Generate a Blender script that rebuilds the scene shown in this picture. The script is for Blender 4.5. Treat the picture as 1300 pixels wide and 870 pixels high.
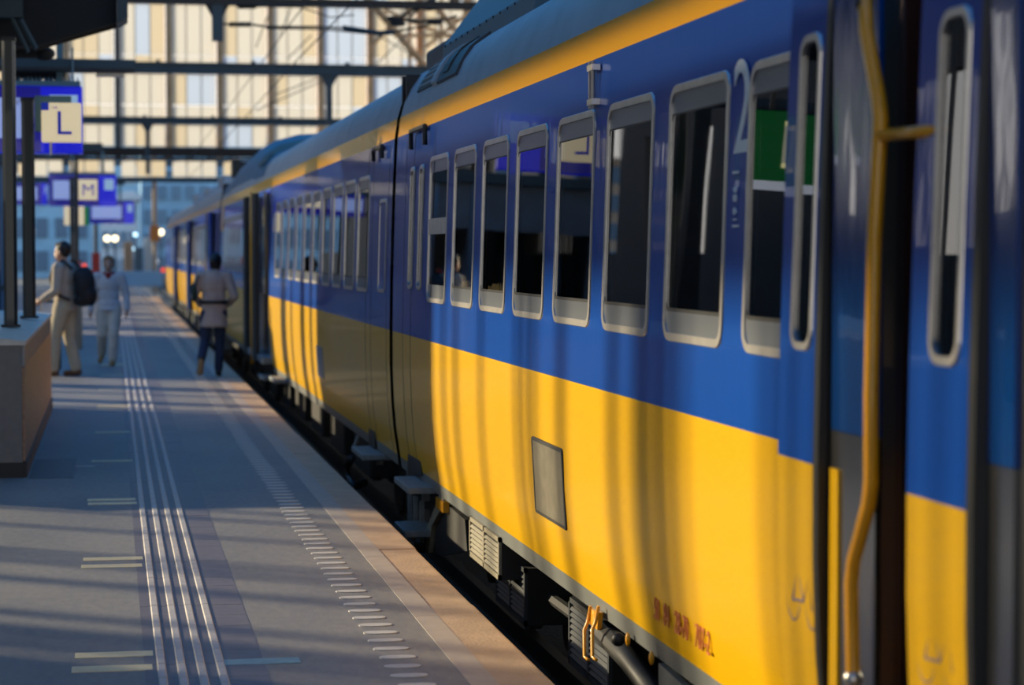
import bpy, bmesh, math, random
from mathutils import Vector, Matrix
random.seed(7)
S = bpy.context.scene
for o in list(bpy.data.objects): bpy.data.objects.remove(o)
COL = S.collection
R = math.radians
# ------------------------------------------------------------------ camera
F, CX, CY, VX, VY, H = 2800.0, 650.0, 435.0, 141.0, 319.0, 1.68
PITCH = math.atan((CY-VY)/F)
YAW = math.atan((CX-VX)/math.hypot(F, CY-VY))
cam_d = bpy.data.cameras.new('camera'); cam = bpy.data.objects.new('camera', cam_d); COL.objects.link(cam)
cam.location = (0, 0, H); cam.rotation_euler = (R(90)-PITCH, 0, -YAW)
cam_d.sensor_width = 36; cam_d.lens = 36*F/1300; cam_d.clip_start = .05; cam_d.clip_end = 1000
cam_d.dof.use_dof = True; cam_d.dof.focus_distance = 10.8; cam_d.dof.aperture_fstop = 2.6
S.camera = cam
# ------------------------------------------------------------------ world, sun, exposure
W = bpy.data.worlds.new('sky'); S.world = W; W.use_nodes = True
nt = W.node_tree; nt.nodes.clear()
out = nt.nodes.new('ShaderNodeOutputWorld'); bg = nt.nodes.new('ShaderNodeBackground')
tc = nt.nodes.new('ShaderNodeTexCoord'); sep = nt.nodes.new('ShaderNodeSeparateXYZ'); rp = nt.nodes.new('ShaderNodeValToRGB')
nt.links.new(tc.outputs['Generated'], sep.inputs[0]); nt.links.new(sep.outputs['Z'], rp.inputs[0])
rp.color_ramp.elements[0].position = .0; rp.color_ramp.elements[0].color = (.80, .74, .66, 1)
rp.color_ramp.elements[1].position = .9; rp.color_ramp.elements[1].color = (.12, .29, .54, 1)
for ps, cl_ in ((.40, (.50, .60, .74, 1)), (.65, (.22, .40, .62, 1))):
    el = rp.color_ramp.elements.new(ps); el.color = cl_
nt.links.new(rp.outputs[0], bg.inputs[0]); bg.inputs[1].default_value = 2.1
nt.links.new(bg.outputs[0], out.inputs[0])
SUN_AZ, SUN_EL = R(35), R(15)          # light travels towards +X and a little towards the viewer
sdir = Vector((math.cos(SUN_AZ)*math.cos(SUN_EL), -math.sin(SUN_AZ)*math.cos(SUN_EL), -math.sin(SUN_EL)))
sl = bpy.data.lights.new('sun', 'SUN'); so = bpy.data.objects.new('sun', sl); COL.objects.link(so)
sl.energy = 9.0; sl.color = (1, .82, .53); sl.angle = R(1.2)
so.rotation_euler = sdir.to_track_quat('-Z', 'Y').to_euler(); so.location = (-30, 40, 20)
S.view_settings.view_transform = 'Standard'; S.view_settings.look = 'None'
S.view_settings.exposure = -.3; S.view_settings.gamma = 1; S.view_settings.use_curve_mapping = False
# ------------------------------------------------------------------ pixel helpers (direction only; distance comes from what is touched)
_M = cam.rotation_euler.to_matrix()
def ray(px, py): return _M @ Vector(((px-CX)/F, -(py-CY)/F, -1))
def gnd(px, py, z=0.0):
    r = ray(px, py); t = (z-H)/r.z; return Vector((r.x*t, r.y*t, z))
def atY(px, py, Y):
    r = ray(px, py); t = Y/r.y; return Vector((r.x*t, Y, H+r.z*t))
def atX(px, py, X=2.0):
    r = ray(px, py); t = X/r.x; return Vector((X, r.y*t, H+r.z*t))
def sideY(px, X=2.0): return atX(px, 319, X).y
# ------------------------------------------------------------------ materials
MATS = {}
def nodes(m):
    m.use_nodes = True; return m.node_tree, m.node_tree.nodes['Principled BSDF']
def mat(name, col, rough=.5, metal=0, spec=.5, coat=0, emit=None, es=1, noise=0, nscale=8, bump=0, bscale=40, stretch=(1, 1, 1)):
    m = bpy.data.materials.new(name); t, b = nodes(m)
    b.inputs['Base Color'].default_value = (*col, 1); b.inputs['Roughness'].default_value = rough
    b.inputs['Metallic'].default_value = metal; b.inputs['Specular IOR Level'].default_value = spec
    b.inputs['Coat Weight'].default_value = coat; b.inputs['Coat Roughness'].default_value = .03
    if emit: b.inputs['Emission Color'].default_value = (*emit, 1); b.inputs['Emission Strength'].default_value = es
    if noise or bump:
        c = t.nodes.new('ShaderNodeTexCoord'); mp = t.nodes.new('ShaderNodeMapping'); mp.inputs['Scale'].default_value = stretch
        t.links.new(c.outputs['Object'], mp.inputs[0])
        if noise:
            n = t.nodes.new('ShaderNodeTexNoise'); n.inputs['Scale'].default_value = nscale; n.inputs['Detail'].default_value = 6
            t.links.new(mp.outputs[0], n.inputs['Vector'])
            r = t.nodes.new('ShaderNodeValToRGB'); r.color_ramp.elements[0].position = .3; r.color_ramp.elements[1].position = .7
            r.color_ramp.elements[0].color = (*[v*(1-noise) for v in col], 1); r.color_ramp.elements[1].color = (*[min(1, v*(1+noise)) for v in col], 1)
            t.links.new(n.outputs['Fac'], r.inputs[0]); t.links.new(r.outputs[0], b.inputs['Base Color'])
        if bump:
            n2 = t.nodes.new('ShaderNodeTexNoise'); n2.inputs['Scale'].default_value = bscale; n2.inputs['Detail'].default_value = 3
            t.links.new(mp.outputs[0], n2.inputs['Vector'])
            bp = t.nodes.new('ShaderNodeBump'); bp.inputs['Strength'].default_value = 1; bp.inputs['Distance'].default_value = bump
            t.links.new(n2.outputs['Fac'], bp.inputs['Height']); t.links.new(bp.outputs[0], b.inputs['Normal'])
            if coat: t.links.new(bp.outputs[0], b.inputs['Coat Normal'])
    MATS[name] = m; return m
PW = dict(bump=.0014, bscale=6, stretch=(1, 1, .14))
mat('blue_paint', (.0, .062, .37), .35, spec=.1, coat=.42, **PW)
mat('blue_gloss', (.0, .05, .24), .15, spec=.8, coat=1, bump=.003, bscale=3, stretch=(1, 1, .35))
mat('yellow_paint', (.70, .395, .0), .35, spec=.15, coat=.22, **PW)
mat('stripe_paint', (.95, .44, .0), .3, spec=.1, coat=.14, bump=.0016, bscale=5, stretch=(1, 1, .3))
mat('roof_paint', (.36, .42, .45), .45, noise=.12, nscale=3)
mat('hump_blue', (.045, .17, .28), .5, spec=.3)
mat('skirt_grey', (.15, .165, .165), .45, noise=.12, nscale=4)
mat('aluminium', (.62, .60, .57), .32, metal=.85, noise=.1, nscale=12)
mat('strip_grey', (.17, .19, .22), .30, metal=.3)
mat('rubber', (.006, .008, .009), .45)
mat('underframe', (.011, .012, .014), .7, noise=.4, nscale=6)
mat('dark_steel', (.020, .023, .027), .5, metal=.2, noise=.3, nscale=9)
mat('louvre_grey', (.26, .235, .17), .5, noise=.15, nscale=10)
mat('louvre_dark', (.026, .034, .044), .45)
mat('step_grey', (.17, .20, .22), .55, noise=.2, nscale=20)
mat('rail_yellow', (.80, .36, .01), .30, coat=.5)
mat('stainless', (.40, .40, .41), .22, metal=1, bump=.002, bscale=3)
mat('interior_brown', (.085, .058, .038), .5)
mat('interior_red', (.05, .012, .008), .5)
mat('interior_dark', (.02, .019, .018), .7)
mat('interior_wall', (.12, .115, .10), .6)
mat('seat_fabric', (.10, .045, .03), .9, noise=.2, nscale=30)
mat('white_print', (.80, .88, .86), .4)
mat('blue_print', (.10, .09, .22), .5)
mat('red_print', (.48, .12, .02), .5)
mat('post_green', (.012, .020, .022), .38, coat=.3)
mat('beam_teal', (.020, .048, .066), .5, noise=.15, nscale=2)
mat('canopy_black', (.008, .010, .012), .8)
mat('girder_brown', (.030, .022, .017), .7)
mat('mullion_orange', (.66, .38, .17), .6, noise=.2, nscale=2)
mat('mullion_tan', (.62, .50, .33), .6)
mat('mullion_grey', (.13, .105, .08), .6)
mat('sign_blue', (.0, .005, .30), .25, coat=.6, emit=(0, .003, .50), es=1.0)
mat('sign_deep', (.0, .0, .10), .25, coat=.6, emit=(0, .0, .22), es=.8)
mat('sign_white', (.35, .42, .62), .3, emit=(.25, .33, .66), es=.75)
mat('sign_pale', (.3, .42, .55), .3, emit=(.28, .44, .62), es=.7)
mat('lightbox', (.7, .62, .45), .3, emit=(.80, .64, .36), es=.75)
mat('sign_teal', (.075, .16, .20), .5)
mat('letter_blue', (.0, .03, .36), .4, emit=(0, .01, .30), es=.6)
mat('exit_green', (.0, .14, .03), .4, emit=(0, .12, .022), es=.8)
mat('exit_cream', (.7, .68, .5), .4, emit=(.7, .66, .45), es=.8)
mat('lamp_white', (.9, .9, .95), .4, emit=(.85, .9, 1), es=.8)
mat('lamp_warm', (.9, .8, .6), .4, emit=(1, .82, .5), es=4.5)
mat('lamp_blue', (.6, .8, 1), .4, emit=(.5, .8, 1), es=3)
mat('lamp_red', (.9, .1, .05), .4, emit=(1, .08, .03), es=1.2)
mat('parapet_grey', (.20, .185, .165), .6, noise=.08, nscale=20)
mat('mosaic', (.46, .27, .15), .45, noise=.35, nscale=28, bump=.004, bscale=60)  # mosaic tile, its orange warmth includes sun thrown back by the train
mat('plinth_black', (.012, .013, .016), .5)
mat('plinth_brown', (.06, .042, .045), .5)
mat('coping_stone', (.66, .62, .52), .45, noise=.1, nscale=10)
mat('edge_stone', (.46, .34, .23), .55, noise=.16, nscale=5, bump=.003, bscale=60)
mat('band_pale', (.40, .355, .31), .55, noise=.08, nscale=9)
mat('tile_purple', (.145, .13, .15), .50, noise=.12, nscale=12)
mat('rib_white', (.50, .47, .45), .5, noise=.12, nscale=15)
mat('stud_white', (.56, .54, .50), .45, noise=.1, nscale=12)
mat('mark_cream', (.78, .66, .38), .5, noise=.1, nscale=12)
mat('mark_teal', (.22, .36, .40), .5, noise=.15, nscale=30)
mat('manhole', (.045, .065, .085), .5, noise=.2, nscale=30)
mat('concrete', (.12, .115, .11), .85, noise=.2, nscale=4)
mat('ballast', (.03, .027, .024), .95, noise=.5, nscale=30, bump=.03, bscale=25)
mat('rail_steel', (.2, .18, .16), .35, metal=.9)
mat('wall_paint', (.10, .09, .08), .8)
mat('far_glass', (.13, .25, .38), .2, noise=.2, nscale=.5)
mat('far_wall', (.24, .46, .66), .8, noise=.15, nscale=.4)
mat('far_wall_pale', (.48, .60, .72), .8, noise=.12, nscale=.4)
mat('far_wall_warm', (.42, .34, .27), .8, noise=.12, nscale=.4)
mat('far_dark', (.09, .17, .27), .6)
mat('barrier_blue', (.30, .48, .62), .5)
mat('red_paint', (.5, .05, .03), .5)
mat('orange_paint', (.7, .26, .06), .5)
mat('sunlit_tan', (.40, .25, .15), .6, noise=.1, nscale=6)
mat('kiosk_panel', (.085, .115, .15), .4, noise=.15, nscale=3)
mat('wire', (.01, .012, .014), .6)
mat('green_glaze', (.0, .10, .06), .35)
def floor_mat():
    m = bpy.data.materials.new('platform_surface'); t, b = nodes(m); MATS['platform_surface'] = m
    c = t.nodes.new('ShaderNodeTexCoord')
    def nz(scale, st, det=6):
        mp = t.nodes.new('ShaderNodeMapping'); mp.inputs['Scale'].default_value = st; t.links.new(c.outputs['Object'], mp.inputs[0])
        n = t.nodes.new('ShaderNodeTexNoise'); n.inputs['Scale'].default_value = scale; n.inputs['Detail'].default_value = det
        t.links.new(mp.outputs[0], n.inputs['Vector']); return n
    n1 = nz(1.2, (1, .5, 1)); n2 = nz(26, (1, .35, 1)); n3 = nz(170, (1, 1, 1), 2)
    r = t.nodes.new('ShaderNodeValToRGB'); r.color_ramp.elements[0].position = .3; r.color_ramp.elements[1].position = .72
    r.color_ramp.elements[0].color = (.17, .175, .185, 1); r.color_ramp.elements[1].color = (.30, .285, .26, 1)
    mx = t.nodes.new('ShaderNodeMix'); mx.data_type = 'FLOAT'; mx.inputs[0].default_value = .45
    t.links.new(n1.outputs['Fac'], mx.inputs[2]); t.links.new(n2.outputs['Fac'], mx.inputs[3]); t.links.new(mx.outputs[0], r.inputs[0])
    t.links.new(r.outputs[0], b.inputs['Base Color']); b.inputs['Roughness'].default_value = .55
    bp = t.nodes.new('ShaderNodeBump'); bp.inputs['Distance'].default_value = .004; bp.inputs['Strength'].default_value = .8
    t.links.new(n3.outputs['Fac'], bp.inputs['Height']); t.links.new(bp.outputs[0], b.inputs['Normal'])
floor_mat()
def glass_mat():
    m = bpy.data.materials.new('tinted_glass'); m.use_nodes = True; t = m.node_tree; t.nodes.clear(); MATS['tinted_glass'] = m
    o = t.nodes.new('ShaderNodeOutputMaterial'); g = t.nodes.new('ShaderNodeBsdfGlossy'); tr = t.nodes.new('ShaderNodeBsdfTransparent')
    fr = t.nodes.new('ShaderNodeFresnel'); mx = t.nodes.new('ShaderNodeMixShader')
    g.inputs['Roughness'].default_value = .012; g.inputs['Color'].default_value = (.95, .97, 1, 1)
    tr.inputs[0].default_value = (.30, .30, .29, 1); fr.inputs[0].default_value = 1.62
    c = t.nodes.new('ShaderNodeTexCoord'); mp = t.nodes.new('ShaderNodeMapping'); mp.inputs['Scale'].default_value = (1, 1, .6)
    n = t.nodes.new('ShaderNodeTexNoise'); n.inputs['Scale'].default_value = 1.4; n.inputs['Detail'].default_value = 1
    bp = t.nodes.new('ShaderNodeBump'); bp.inputs['Distance'].default_value = .0012
    t.links.new(c.outputs['Object'], mp.inputs[0]); t.links.new(mp.outputs[0], n.inputs['Vector']); t.links.new(n.outputs['Fac'], bp.inputs['Height'])
    t.links.new(bp.outputs[0], g.inputs['Normal'])
    t.links.new(fr.outputs[0], mx.inputs[0]); t.links.new(tr.outputs[0], mx.inputs[1]); t.links.new(g.outputs[0], mx.inputs[2]); t.links.new(mx.outputs[0], o.inputs[0])
glass_mat()
def pane_mat(name, col, transp=.12):
    m = bpy.data.materials.new(name); m.use_nodes = True; t = m.node_tree; t.nodes.clear(); MATS[name] = m
    o = t.nodes.new('ShaderNodeOutputMaterial'); a = t.nodes.new('ShaderNodeBsdfTranslucent'); d = t.nodes.new('ShaderNodeBsdfTransparent')
    a.inputs[0].default_value = (*col, 1); d.inputs[0].default_value = (.9, .95, 1, 1)
    mx = t.nodes.new('ShaderNodeMixShader'); mx.inputs[0].default_value = transp
    t.links.new(a.outputs[0], mx.inputs[1]); t.links.new(d.outputs[0], mx.inputs[2]); t.links.new(mx.outputs[0], o.inputs[0])
pane_mat('pane_cream', (.68, .67, .645), .05)
pane_mat('pane_cool', (.58, .64, .74), .08)
pane_mat('pane_warm', (.67, .625, .54), .04)
# ------------------------------------------------------------------ mesh helpers
class MB:
    def __init__(s): s.v = []; s.f = []
    def add(s, vs, fs):
        n = len(s.v); s.v += [tuple(v) for v in vs]; s.f += [tuple(i+n for i in f) for f in fs]; return s
    def box(s, x0, x1, y0, y1, z0, z1):
        return s.add([(x0,y0,z0),(x1,y0,z0),(x1,y1,z0),(x0,y1,z0),(x0,y0,z1),(x1,y0,z1),(x1,y1,z1),(x0,y1,z1)],
                     [(0,3,2,1),(4,5,6,7),(0,1,5,4),(1,2,6,5),(2,3,7,6),(3,0,4,7)])
    def prism(s, pts, a, b, axis='y'):          # pts: 2-D outline, extruded along axis from a to b
        n = len(pts)
        def P(p, t):
            return {'y': (p[0], t, p[1]), 'x': (t, p[0], p[1]), 'z': (p[0], p[1], t)}[axis]
        return s.add([P(p, a) for p in pts]+[P(p, b) for p in pts],
                     [tuple(range(n))[::-1], tuple(range(n, 2*n))]+[(i, (i+1) % n, n+(i+1) % n, n+i) for i in range(n)])
    def tube(s, path, r, n=8, cap=True):
        path = [Vector(p) for p in path]; rs = r if isinstance(r, (list, tuple)) else [r]*len(path)
        base = len(s.v); up = None
        for i, p in enumerate(path):
            d = (path[min(i+1, len(path)-1)]-path[max(i-1, 0)]).normalized()
            if up is None: up = Vector((0, 0, 1)) if abs(d.z) < .9 else Vector((1, 0, 0))
            a = d.cross(up).normalized(); b = a.cross(d).normalized(); up = b
            for k in range(n):
                t = 2*math.pi*k/n; s.v.append(tuple(p+a*math.cos(t)*rs[i]+b*math.sin(t)*rs[i]))
        for i in range(len(path)-1):
            for k in range(n):
                q = base+i*n; s.f.append((q+k, q+(k+1) % n, q+n+(k+1) % n, q+n+k))
        if cap:
            s.f.append(tuple(base+k for k in range(n))[::-1]); q = base+(len(path)-1)*n; s.f.append(tuple(q+k for k in range(n)))
        return s
    def ball(s, c, r, n=10, m=6, sc=(1, 1, 1)):
        base = len(s.v); c = Vector(c)
        for j in range(1, m):
            ph = math.pi*j/m
            for k in range(n):
                t = 2*math.pi*k/n
                s.v.append((c.x+r*sc[0]*math.sin(ph)*math.cos(t), c.y+r*sc[1]*math.sin(ph)*math.sin(t), c.z+r*sc[2]*math.cos(ph)))
        for j in range(m-2):
            for k in range(n):
                q = base+j*n; s.f.append((q+k, q+n+k, q+n+(k+1) % n, q+(k+1) % n))
        t = len(s.v); s.v.append((c.x, c.y, c.z+r*sc[2])); s.v.append((c.x, c.y, c.z-r*sc[2]))
        for k in range(n):
            s.f.append((t, base+k, base+(k+1) % n)); q = base+(m-2)*n; s.f.append((t+1, q+(k+1) % n, q+k))
        return s
    def mesh(s, name, smooth=False):
        me = bpy.data.meshes.new(name); me.from_pydata(s.v, [], s.f); me.update()
        bm = bmesh.new(); bm.from_mesh(me); bmesh.ops.recalc_face_normals(bm, faces=bm.faces[:]); bm.to_mesh(me); bm.free()
        if smooth: me.polygons.foreach_set('use_smooth', [True]*len(me.polygons))
        return me
    def build(s, name, m, parent=None, smooth=False, bevel=0):
        me = s.mesh(name, smooth); return link(name, me, m, parent, bevel)
def link(name, me, m, parent=None, bevel=0):
    if not me.materials: me.materials.append(MATS[m])
    o = bpy.data.objects.new(name, me); COL.objects.link(o)
    if parent is not None: o.parent = parent; o.matrix_parent_inverse = Matrix.Translation(-wloc(parent))
    if bevel:
        b = o.modifiers.new('bevel', 'BEVEL'); b.width = bevel; b.segments = 2; b.limit_method = 'ANGLE'
    return o
def wloc(o):
    l = Vector(o.location)
    return l
def tag(o, label=None, cat=None, group=None, kind=None):
    if label: o['label'] = label
    if cat: o['category'] = cat
    if group: o['group'] = group
    if kind: o['kind'] = kind
    return o
def empty(name, loc, label, cat, group=None):
    o = bpy.data.objects.new(name, None); COL.objects.link(o); o.location = loc; o.empty_display_size = .2
    return tag(o, label, cat, group)
def struct(o): o['kind'] = 'structure'; return o
def inst(src, parent, loc, name=None):           # a copy of a piece that shares its mesh
    o = src.copy(); COL.objects.link(o); o.parent = parent; o.location = loc
    if parent is not None: o.matrix_parent_inverse = Matrix.Translation(-wloc(parent))
    return o
def text(name, s, size, m, parent, origin, side='front', depth=.002, align='CENTER', sx=1.0):
    c = bpy.data.curves.new(name, 'FONT'); c.body = s; c.size = size; c.extrude = depth; c.align_x = align; c.align_y = 'CENTER'
    t = bpy.data.objects.new(name, c); COL.objects.link(t)
    me = bpy.data.meshes.new_from_object(t.evaluated_get(bpy.context.evaluated_depsgraph_get()))
    bpy.data.objects.remove(t); bpy.data.curves.remove(c)
    o3 = Vector(origin)
    for v in me.vertices:
        x, y, z = v.co; x *= sx
        v.co = (o3+Vector((x, -z, y))) if side == 'front' else (o3+Vector((-z, -x, y)))
    me.materials.clear(); return link(name, me, m, parent)
# ================================================================== SETTING
EDGE = 1.683
plat_end = 108.0
floor = struct(MB().box(-6.2, .855*H*.984, -5, plat_end, -1.0, 0).build('floor', 'platform_surface'))
# edge slabs, one by one
JX = .855*H*.984
slab = MB().box(0, EDGE-JX-.006, 0.004, 1.996, -.16, 0).build('edge_slab', 'edge_stone', floor, bevel=.008)
slab.location = (JX+.006, -5.7, 0)
edge_body = MB().box(JX, EDGE-.06, -5, plat_end, -1.0, -.165).build('edge_wall', 'concrete', floor)
for i in range(1, 57):
    o = inst(slab, floor, (JX+.006+random.uniform(-.003, .003), -5.7+2.0*i, random.uniform(-.003, .002)))
struct(MB().box(1.2, 30, -8, 400, -1.25, -.98).build('track_bed', 'ballast'))
for i, x in enumerate((2.68, 4.12)):
    struct(MB().prism([(x-.036, -.80), (x+.036, -.80), (x+.036, -.84), (x+.012, -.86), (x+.012, -.95), (x+.07, -.98), (x-.07, -.98), (x-.012, -.95), (x-.012, -.86), (x-.036, -.84)], -8, 300).build('rail', 'rail_steel'))
struct(MB().box(-60, 1.1, plat_end+.2, 400, -1.3, -.35).build('ground', 'concrete'))
struct(MB().box(-60, -6.4, -8, plat_end+.1, -1.3, -.9).build('track_bed', 'ballast'))
# pale band inlaid along the joint, in pieces like the slabs
band = MB().box(0, .11, .003, 1.997, -.02, .0025).build('band_tile', 'band_pale', floor); band.location = (JX-.055, -4, 0)
for i in range(1, 56): inst(band, floor, (JX-.055, -4+2*i, 0))
# tactile guidance strip: tiles with four ribs
TX0, TX1 = .103*H*.984, .268*H*.984
tw = TX1-TX0
base = MB().box(-.05, tw+.16, .002, .298, -.02, .0015).build('tactile_tile', 'tile_purple', floor)
ribs = MB()
for k in range(4):
    x = k*(tw-.036)/3; ribs.prism([(x, .0015), (x+.036, .0015), (x+.031, .008), (x+.005, .008)], .004, .296)
rib = ribs.build('rib_set', 'rib_white', base)
base.location = (TX0, 6.9, 0); rib.location = (TX0, 6.9, 0)
rib.matrix_parent_inverse = Matrix.Translation(-Vector((TX0, 6.9, 0)))
for i in range(1, 150):
    y = 6.9+.3*i
    b2 = inst(base, floor, (TX0, y, random.uniform(-.0006, .0006)))
    r2 = rib.copy(); COL.objects.link(r2); r2.parent = b2; r2.location = (TX0, y, 0); r2.matrix_parent_inverse = Matrix.Translation(-Vector((TX0, y, 0)))
far = MB().box(TX0-.05, TX1+.16, 51.9, plat_end, -.02, .0015).build('tactile_strip', 'tile_purple', floor); far['kind'] = 'stuff'
fr = MB()
for k in range(4):
    x = TX0+k*(tw-.036)/3; fr.box(x, x+.036, 51.9, plat_end, .0015, .007)
fr = fr.build('rib_lines', 'rib_white', floor); fr['kind'] = 'stuff'
# oval studs of the safety line
SX0, SX1 = .65*H*.984, .742*H*.984
n = 14
stud_pts = [((SX1-SX0)/2*math.copysign(abs(math.cos(2*math.pi*k/n))**.6, math.cos(2*math.pi*k/n)), .037*math.copysign(abs(math.sin(2*math.pi*k/n))**.8, math.sin(2*math.pi*k/n))) for k in range(n)]
stud = MB().prism(stud_pts, -.005, .004, 'z').build('safety_stud', 'stud_white', floor)
stud.location = ((SX0+SX1)/2, 7.0, 0)
for i in range(1, 170): inst(stud, floor, ((SX0+SX1)/2+random.uniform(-.006, .006), 7.0+.2*i, 0))
sf = MB()
for i in range(170, 500): sf.box(SX0, SX1, 7+.2*i-.035, 7+.2*i+.035, -.005, .004)
sf = sf.build('safety_stud_line', 'stud_white', floor); sf['kind'] = 'stuff'
# cream marking bars left of the tactile strip
bar = MB().box(-.16, .16, -.06, .06, -.01, .003).build('marking_bar', 'mark_cream', floor); bar.location = (.0, 9.27, 0)
for y in (8.96, 12.18, 11.9, 15.1, 14.87, 17.9, 20.75, 24.0, 24.3, 27.2, 30.3, 33, 33.3, 36): inst(bar, floor, (random.uniform(-.01, .01), y, 0))
g0, g1 = gnd(284, 842), gnd(382, 842)
MB().box(g0.x, g1.x, g0.y-.06, g0.y+.06, -.01, .003).build('marking_tile', 'mark_teal', floor)
g0, g1 = gnd(96, 592.5), gnd(120, 592.5)
MB().box(g0.x, g1.x, g0.y-.03, g0.y+.03, -.01, .003).build('marking_tile', 'rib_white', floor)
g0, g1 = gnd(36, 608), gnd(97, 583)
MB().box(g0.x, g1.x, g0.y, g1.y, -.01, .0035).build('inspection_cover', 'manhole', floor)
# ---- end screen of the hall: glazed wall high above the tracks
EY = 112.0
pm = EY/F
wall_end = MB()
def ez(py): return H+(VY-py)*pm*1.0
def ex(px): return (px-VX)*pm
majors = []
px0 = 150.5-63.2*6
while px0 < 1000: majors.append(px0); px0 += 63.2
XL, XR = ex(majors[0]), ex(majors[-1])
rows = [(-95, 2.0), (11, 74), (74.8, 84), (98, 136), (137.2, 152), (161, 188), (206, 226)]
for py in (10, 97, 160):                                        # transoms
    wall_end.box(XL, XR, EY-.1, EY+.1, ez(py)-.02, ez(py)+.30)
wall_end.box(XL, XR, EY-.1, EY+.1, ez(-96), ez(-100))
wall_end = struct(wall_end.build('wall_end', 'mullion_grey'))
for i, p in enumerate(majors):
    x = ex(p)
    MB().box(x-.15, x+.15, EY-.28, EY+.16, ez(206), ez(-96)).build('mullion', 'mullion_orange' if p > 260 or i % 2 else 'mullion_grey', wall_end)
pane_src = {}
for ri, (pt, pb) in enumerate(rows):
    zt, zb = ez(pt), ez(pb)
    for i in range(len(majors)-1):
        for k in range(3):
            px = majors[i]+4+k*18.5
            w = 17.2*pm
            kind = random.choices(['pane_cream', 'pane_cool', 'pane_warm'], [9, 2, 1.5])[0]
            if ri == 6: kind = random.choice(['pane_cream', 'pane_warm'])
            if 385 < px < 445 and ri in (1, 2): kind = 'pane_cool'
            if ri in (2, 4) and len(majors) > 8 and not (60 < px < 640): continue
            key = (ri, kind)
            if key not in pane_src:
                me = MB().box(0, w, -.012, .012, 0, zt-zb).mesh('pane'); me.materials.append(MATS[kind]); pane_src[key] = me
            o = link('pane', pane_src[key], kind, wall_end); o.location = (ex(px), EY, zb)
gbar = MB().box(-.028, .028, -.06, -.014, ez(188), ez(11)).mesh('glazing_bar'); gbar.materials.append(MATS['mullion_tan'])
for i in range(len(majors)-1):
    for k in range(1, 3):
        o = link('glazing_bar', gbar, 'mullion_tan', wall_end); o.location = (ex(majors[i]+3.3+k*18.5), EY, 0)
# lattice girder under the glazing
lg = MB(); z0, z1 = ez(205), ez(191)
lg.box(XL, XR, EY-.45, EY-.15, z1-.12, z1+.06); lg.box(XL, XR, EY-.45, EY-.15, z0-.06, z0+.1)
x = XL
while x < XR:
    lg.tube([(x, EY-.3, z0), (x+.55, EY-.3, z1)], .05, 5); lg.tube([(x+.55, EY-.3, z1), (x+1.1, EY-.3, z0)], .05, 5); x += 1.1
lg.build('lattice_girder', 'girder_brown', wall_end)
MB().box(XL, XR, EY-.3, EY, ez(233), ez(227)).build('bottom_beam', 'beam_teal', wall_end)
for x in (XL+.4, XR-.4): MB().box(x-.5, x+.5, EY-.5, EY+.5, -1.2, ez(-96)).build('end_column', 'girder_brown', wall_end)
# diagonal braces of the roof arch (upper right)
br = MB()
for (a, b, r_) in (((452, -20), (560, 108), .20), ((520, -30), (640, 110), .16)):
    br.tube([atY(*a, EY-1.2), atY(*b, EY-1.2)], r_, 6)
for (a, b) in (((470, 60), (560, -30)), ((488, 12), (600, 60)), ((500, 45), (580, 45)), ((540, 60), (640, -20)), ((520, 0), (520, 90)), ((560, -20), (560, 80)), ((590, -20), (590, 80)), ((490, 25), (640, 25))):
    br.tube([atY(*a, EY-1.0), atY(*b, EY-1.0)], .10, 5)
br.build('roof_brace', 'mullion_orange', wall_end)
pane_mat('roof_glass', (.10, .16, .22), .85)
MATS['roof_glass'].node_tree.nodes['Transparent BSDF'].inputs[0].default_value = (.34, .70, .95, 1)
ceil_ = struct(MB().box(-11, 26, -24, 111.6, 15.0, 15.05).build('ceiling', 'roof_glass'))  # unseen roof, its glass tinted to dim and blue light from above
for i in range(17): MB().box(-11, 26, -22+i*8, -21.6+i*8, 14.5, 15.0).build('roof_rib', 'girder_brown', ceil_)
for x in (-11, -2, 7.5, 17, 25.6): MB().box(x, x+.4, -24, 111.6, 14.3, 14.95).build('roof_purlin', 'girder_brown', ceil_)
# ---- unseen wall added past the other platform edge, openings shaped to place sun patches
WX = -9.0
KY = math.tan(SUN_AZ); KZ = math.tan(SUN_EL)/math.cos(SUN_AZ)
def onwall(y, X): return y+(X-WX)*KY                         # where the ray that reaches depth y at X crosses the added wall
wl = MB()
zs, zt = 7.0*KZ, 1.6+11*KZ
wl.box(WX-.25, WX, -12, onwall(49, 2), zt, 2.42+11*KZ); wl.box(WX-.25, WX, -12, onwall(49, 2), 2.59+11*KZ, zt+1.65); wl.box(WX-.25, WX, onwall(49, 2), 140, zt+1.1, zt+1.65)  # slot left in the added wall so sun falls on the roof stripe
wl.box(WX-4, WX, 39, 111, zt+1.65, 15)                         # tall unseen block added to darken reflections in the carriage side
wl.box(WX-.25, WX, -12, 140, -1.0, zs)                        # sill wall
def solid(a, b): wl.box(WX-.25, WX, onwall(a, 2), onwall(b, 2), zs, zt)
solid(-20, 3.0); solid(14.0, 21.9); solid(28.8, 40); solid(46, 49); solid(82, 120)
def bars(lst):
    for a, b in lst: wl.box(WX-.03, WX, onwall(a, 2), onwall(b, 2), zs, zt)
bars([(9.72, 9.88), (8.66, 8.82), (7.78, 7.97), (8.02, 8.18), (8.22, 8.42), (7.6, 7.68), (10.40, 10.52), (10.64, 10.73), (10.85, 10.95), (11.95, 12.05), (12.85, 12.97), (13.35, 13.45)])
bars([(22.4, 22.65), (23.3, 23.8), (24.9, 25.1), (25.8, 26.6), (42, 43.5), (53, 54.5), (58, 60), (64, 65), (69, 71.5), (76, 77)])
bars([(3.0+.22*k, 3.1+.22*k) for k in range(17)])  # slats added to halve the sun on the door leaves
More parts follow.
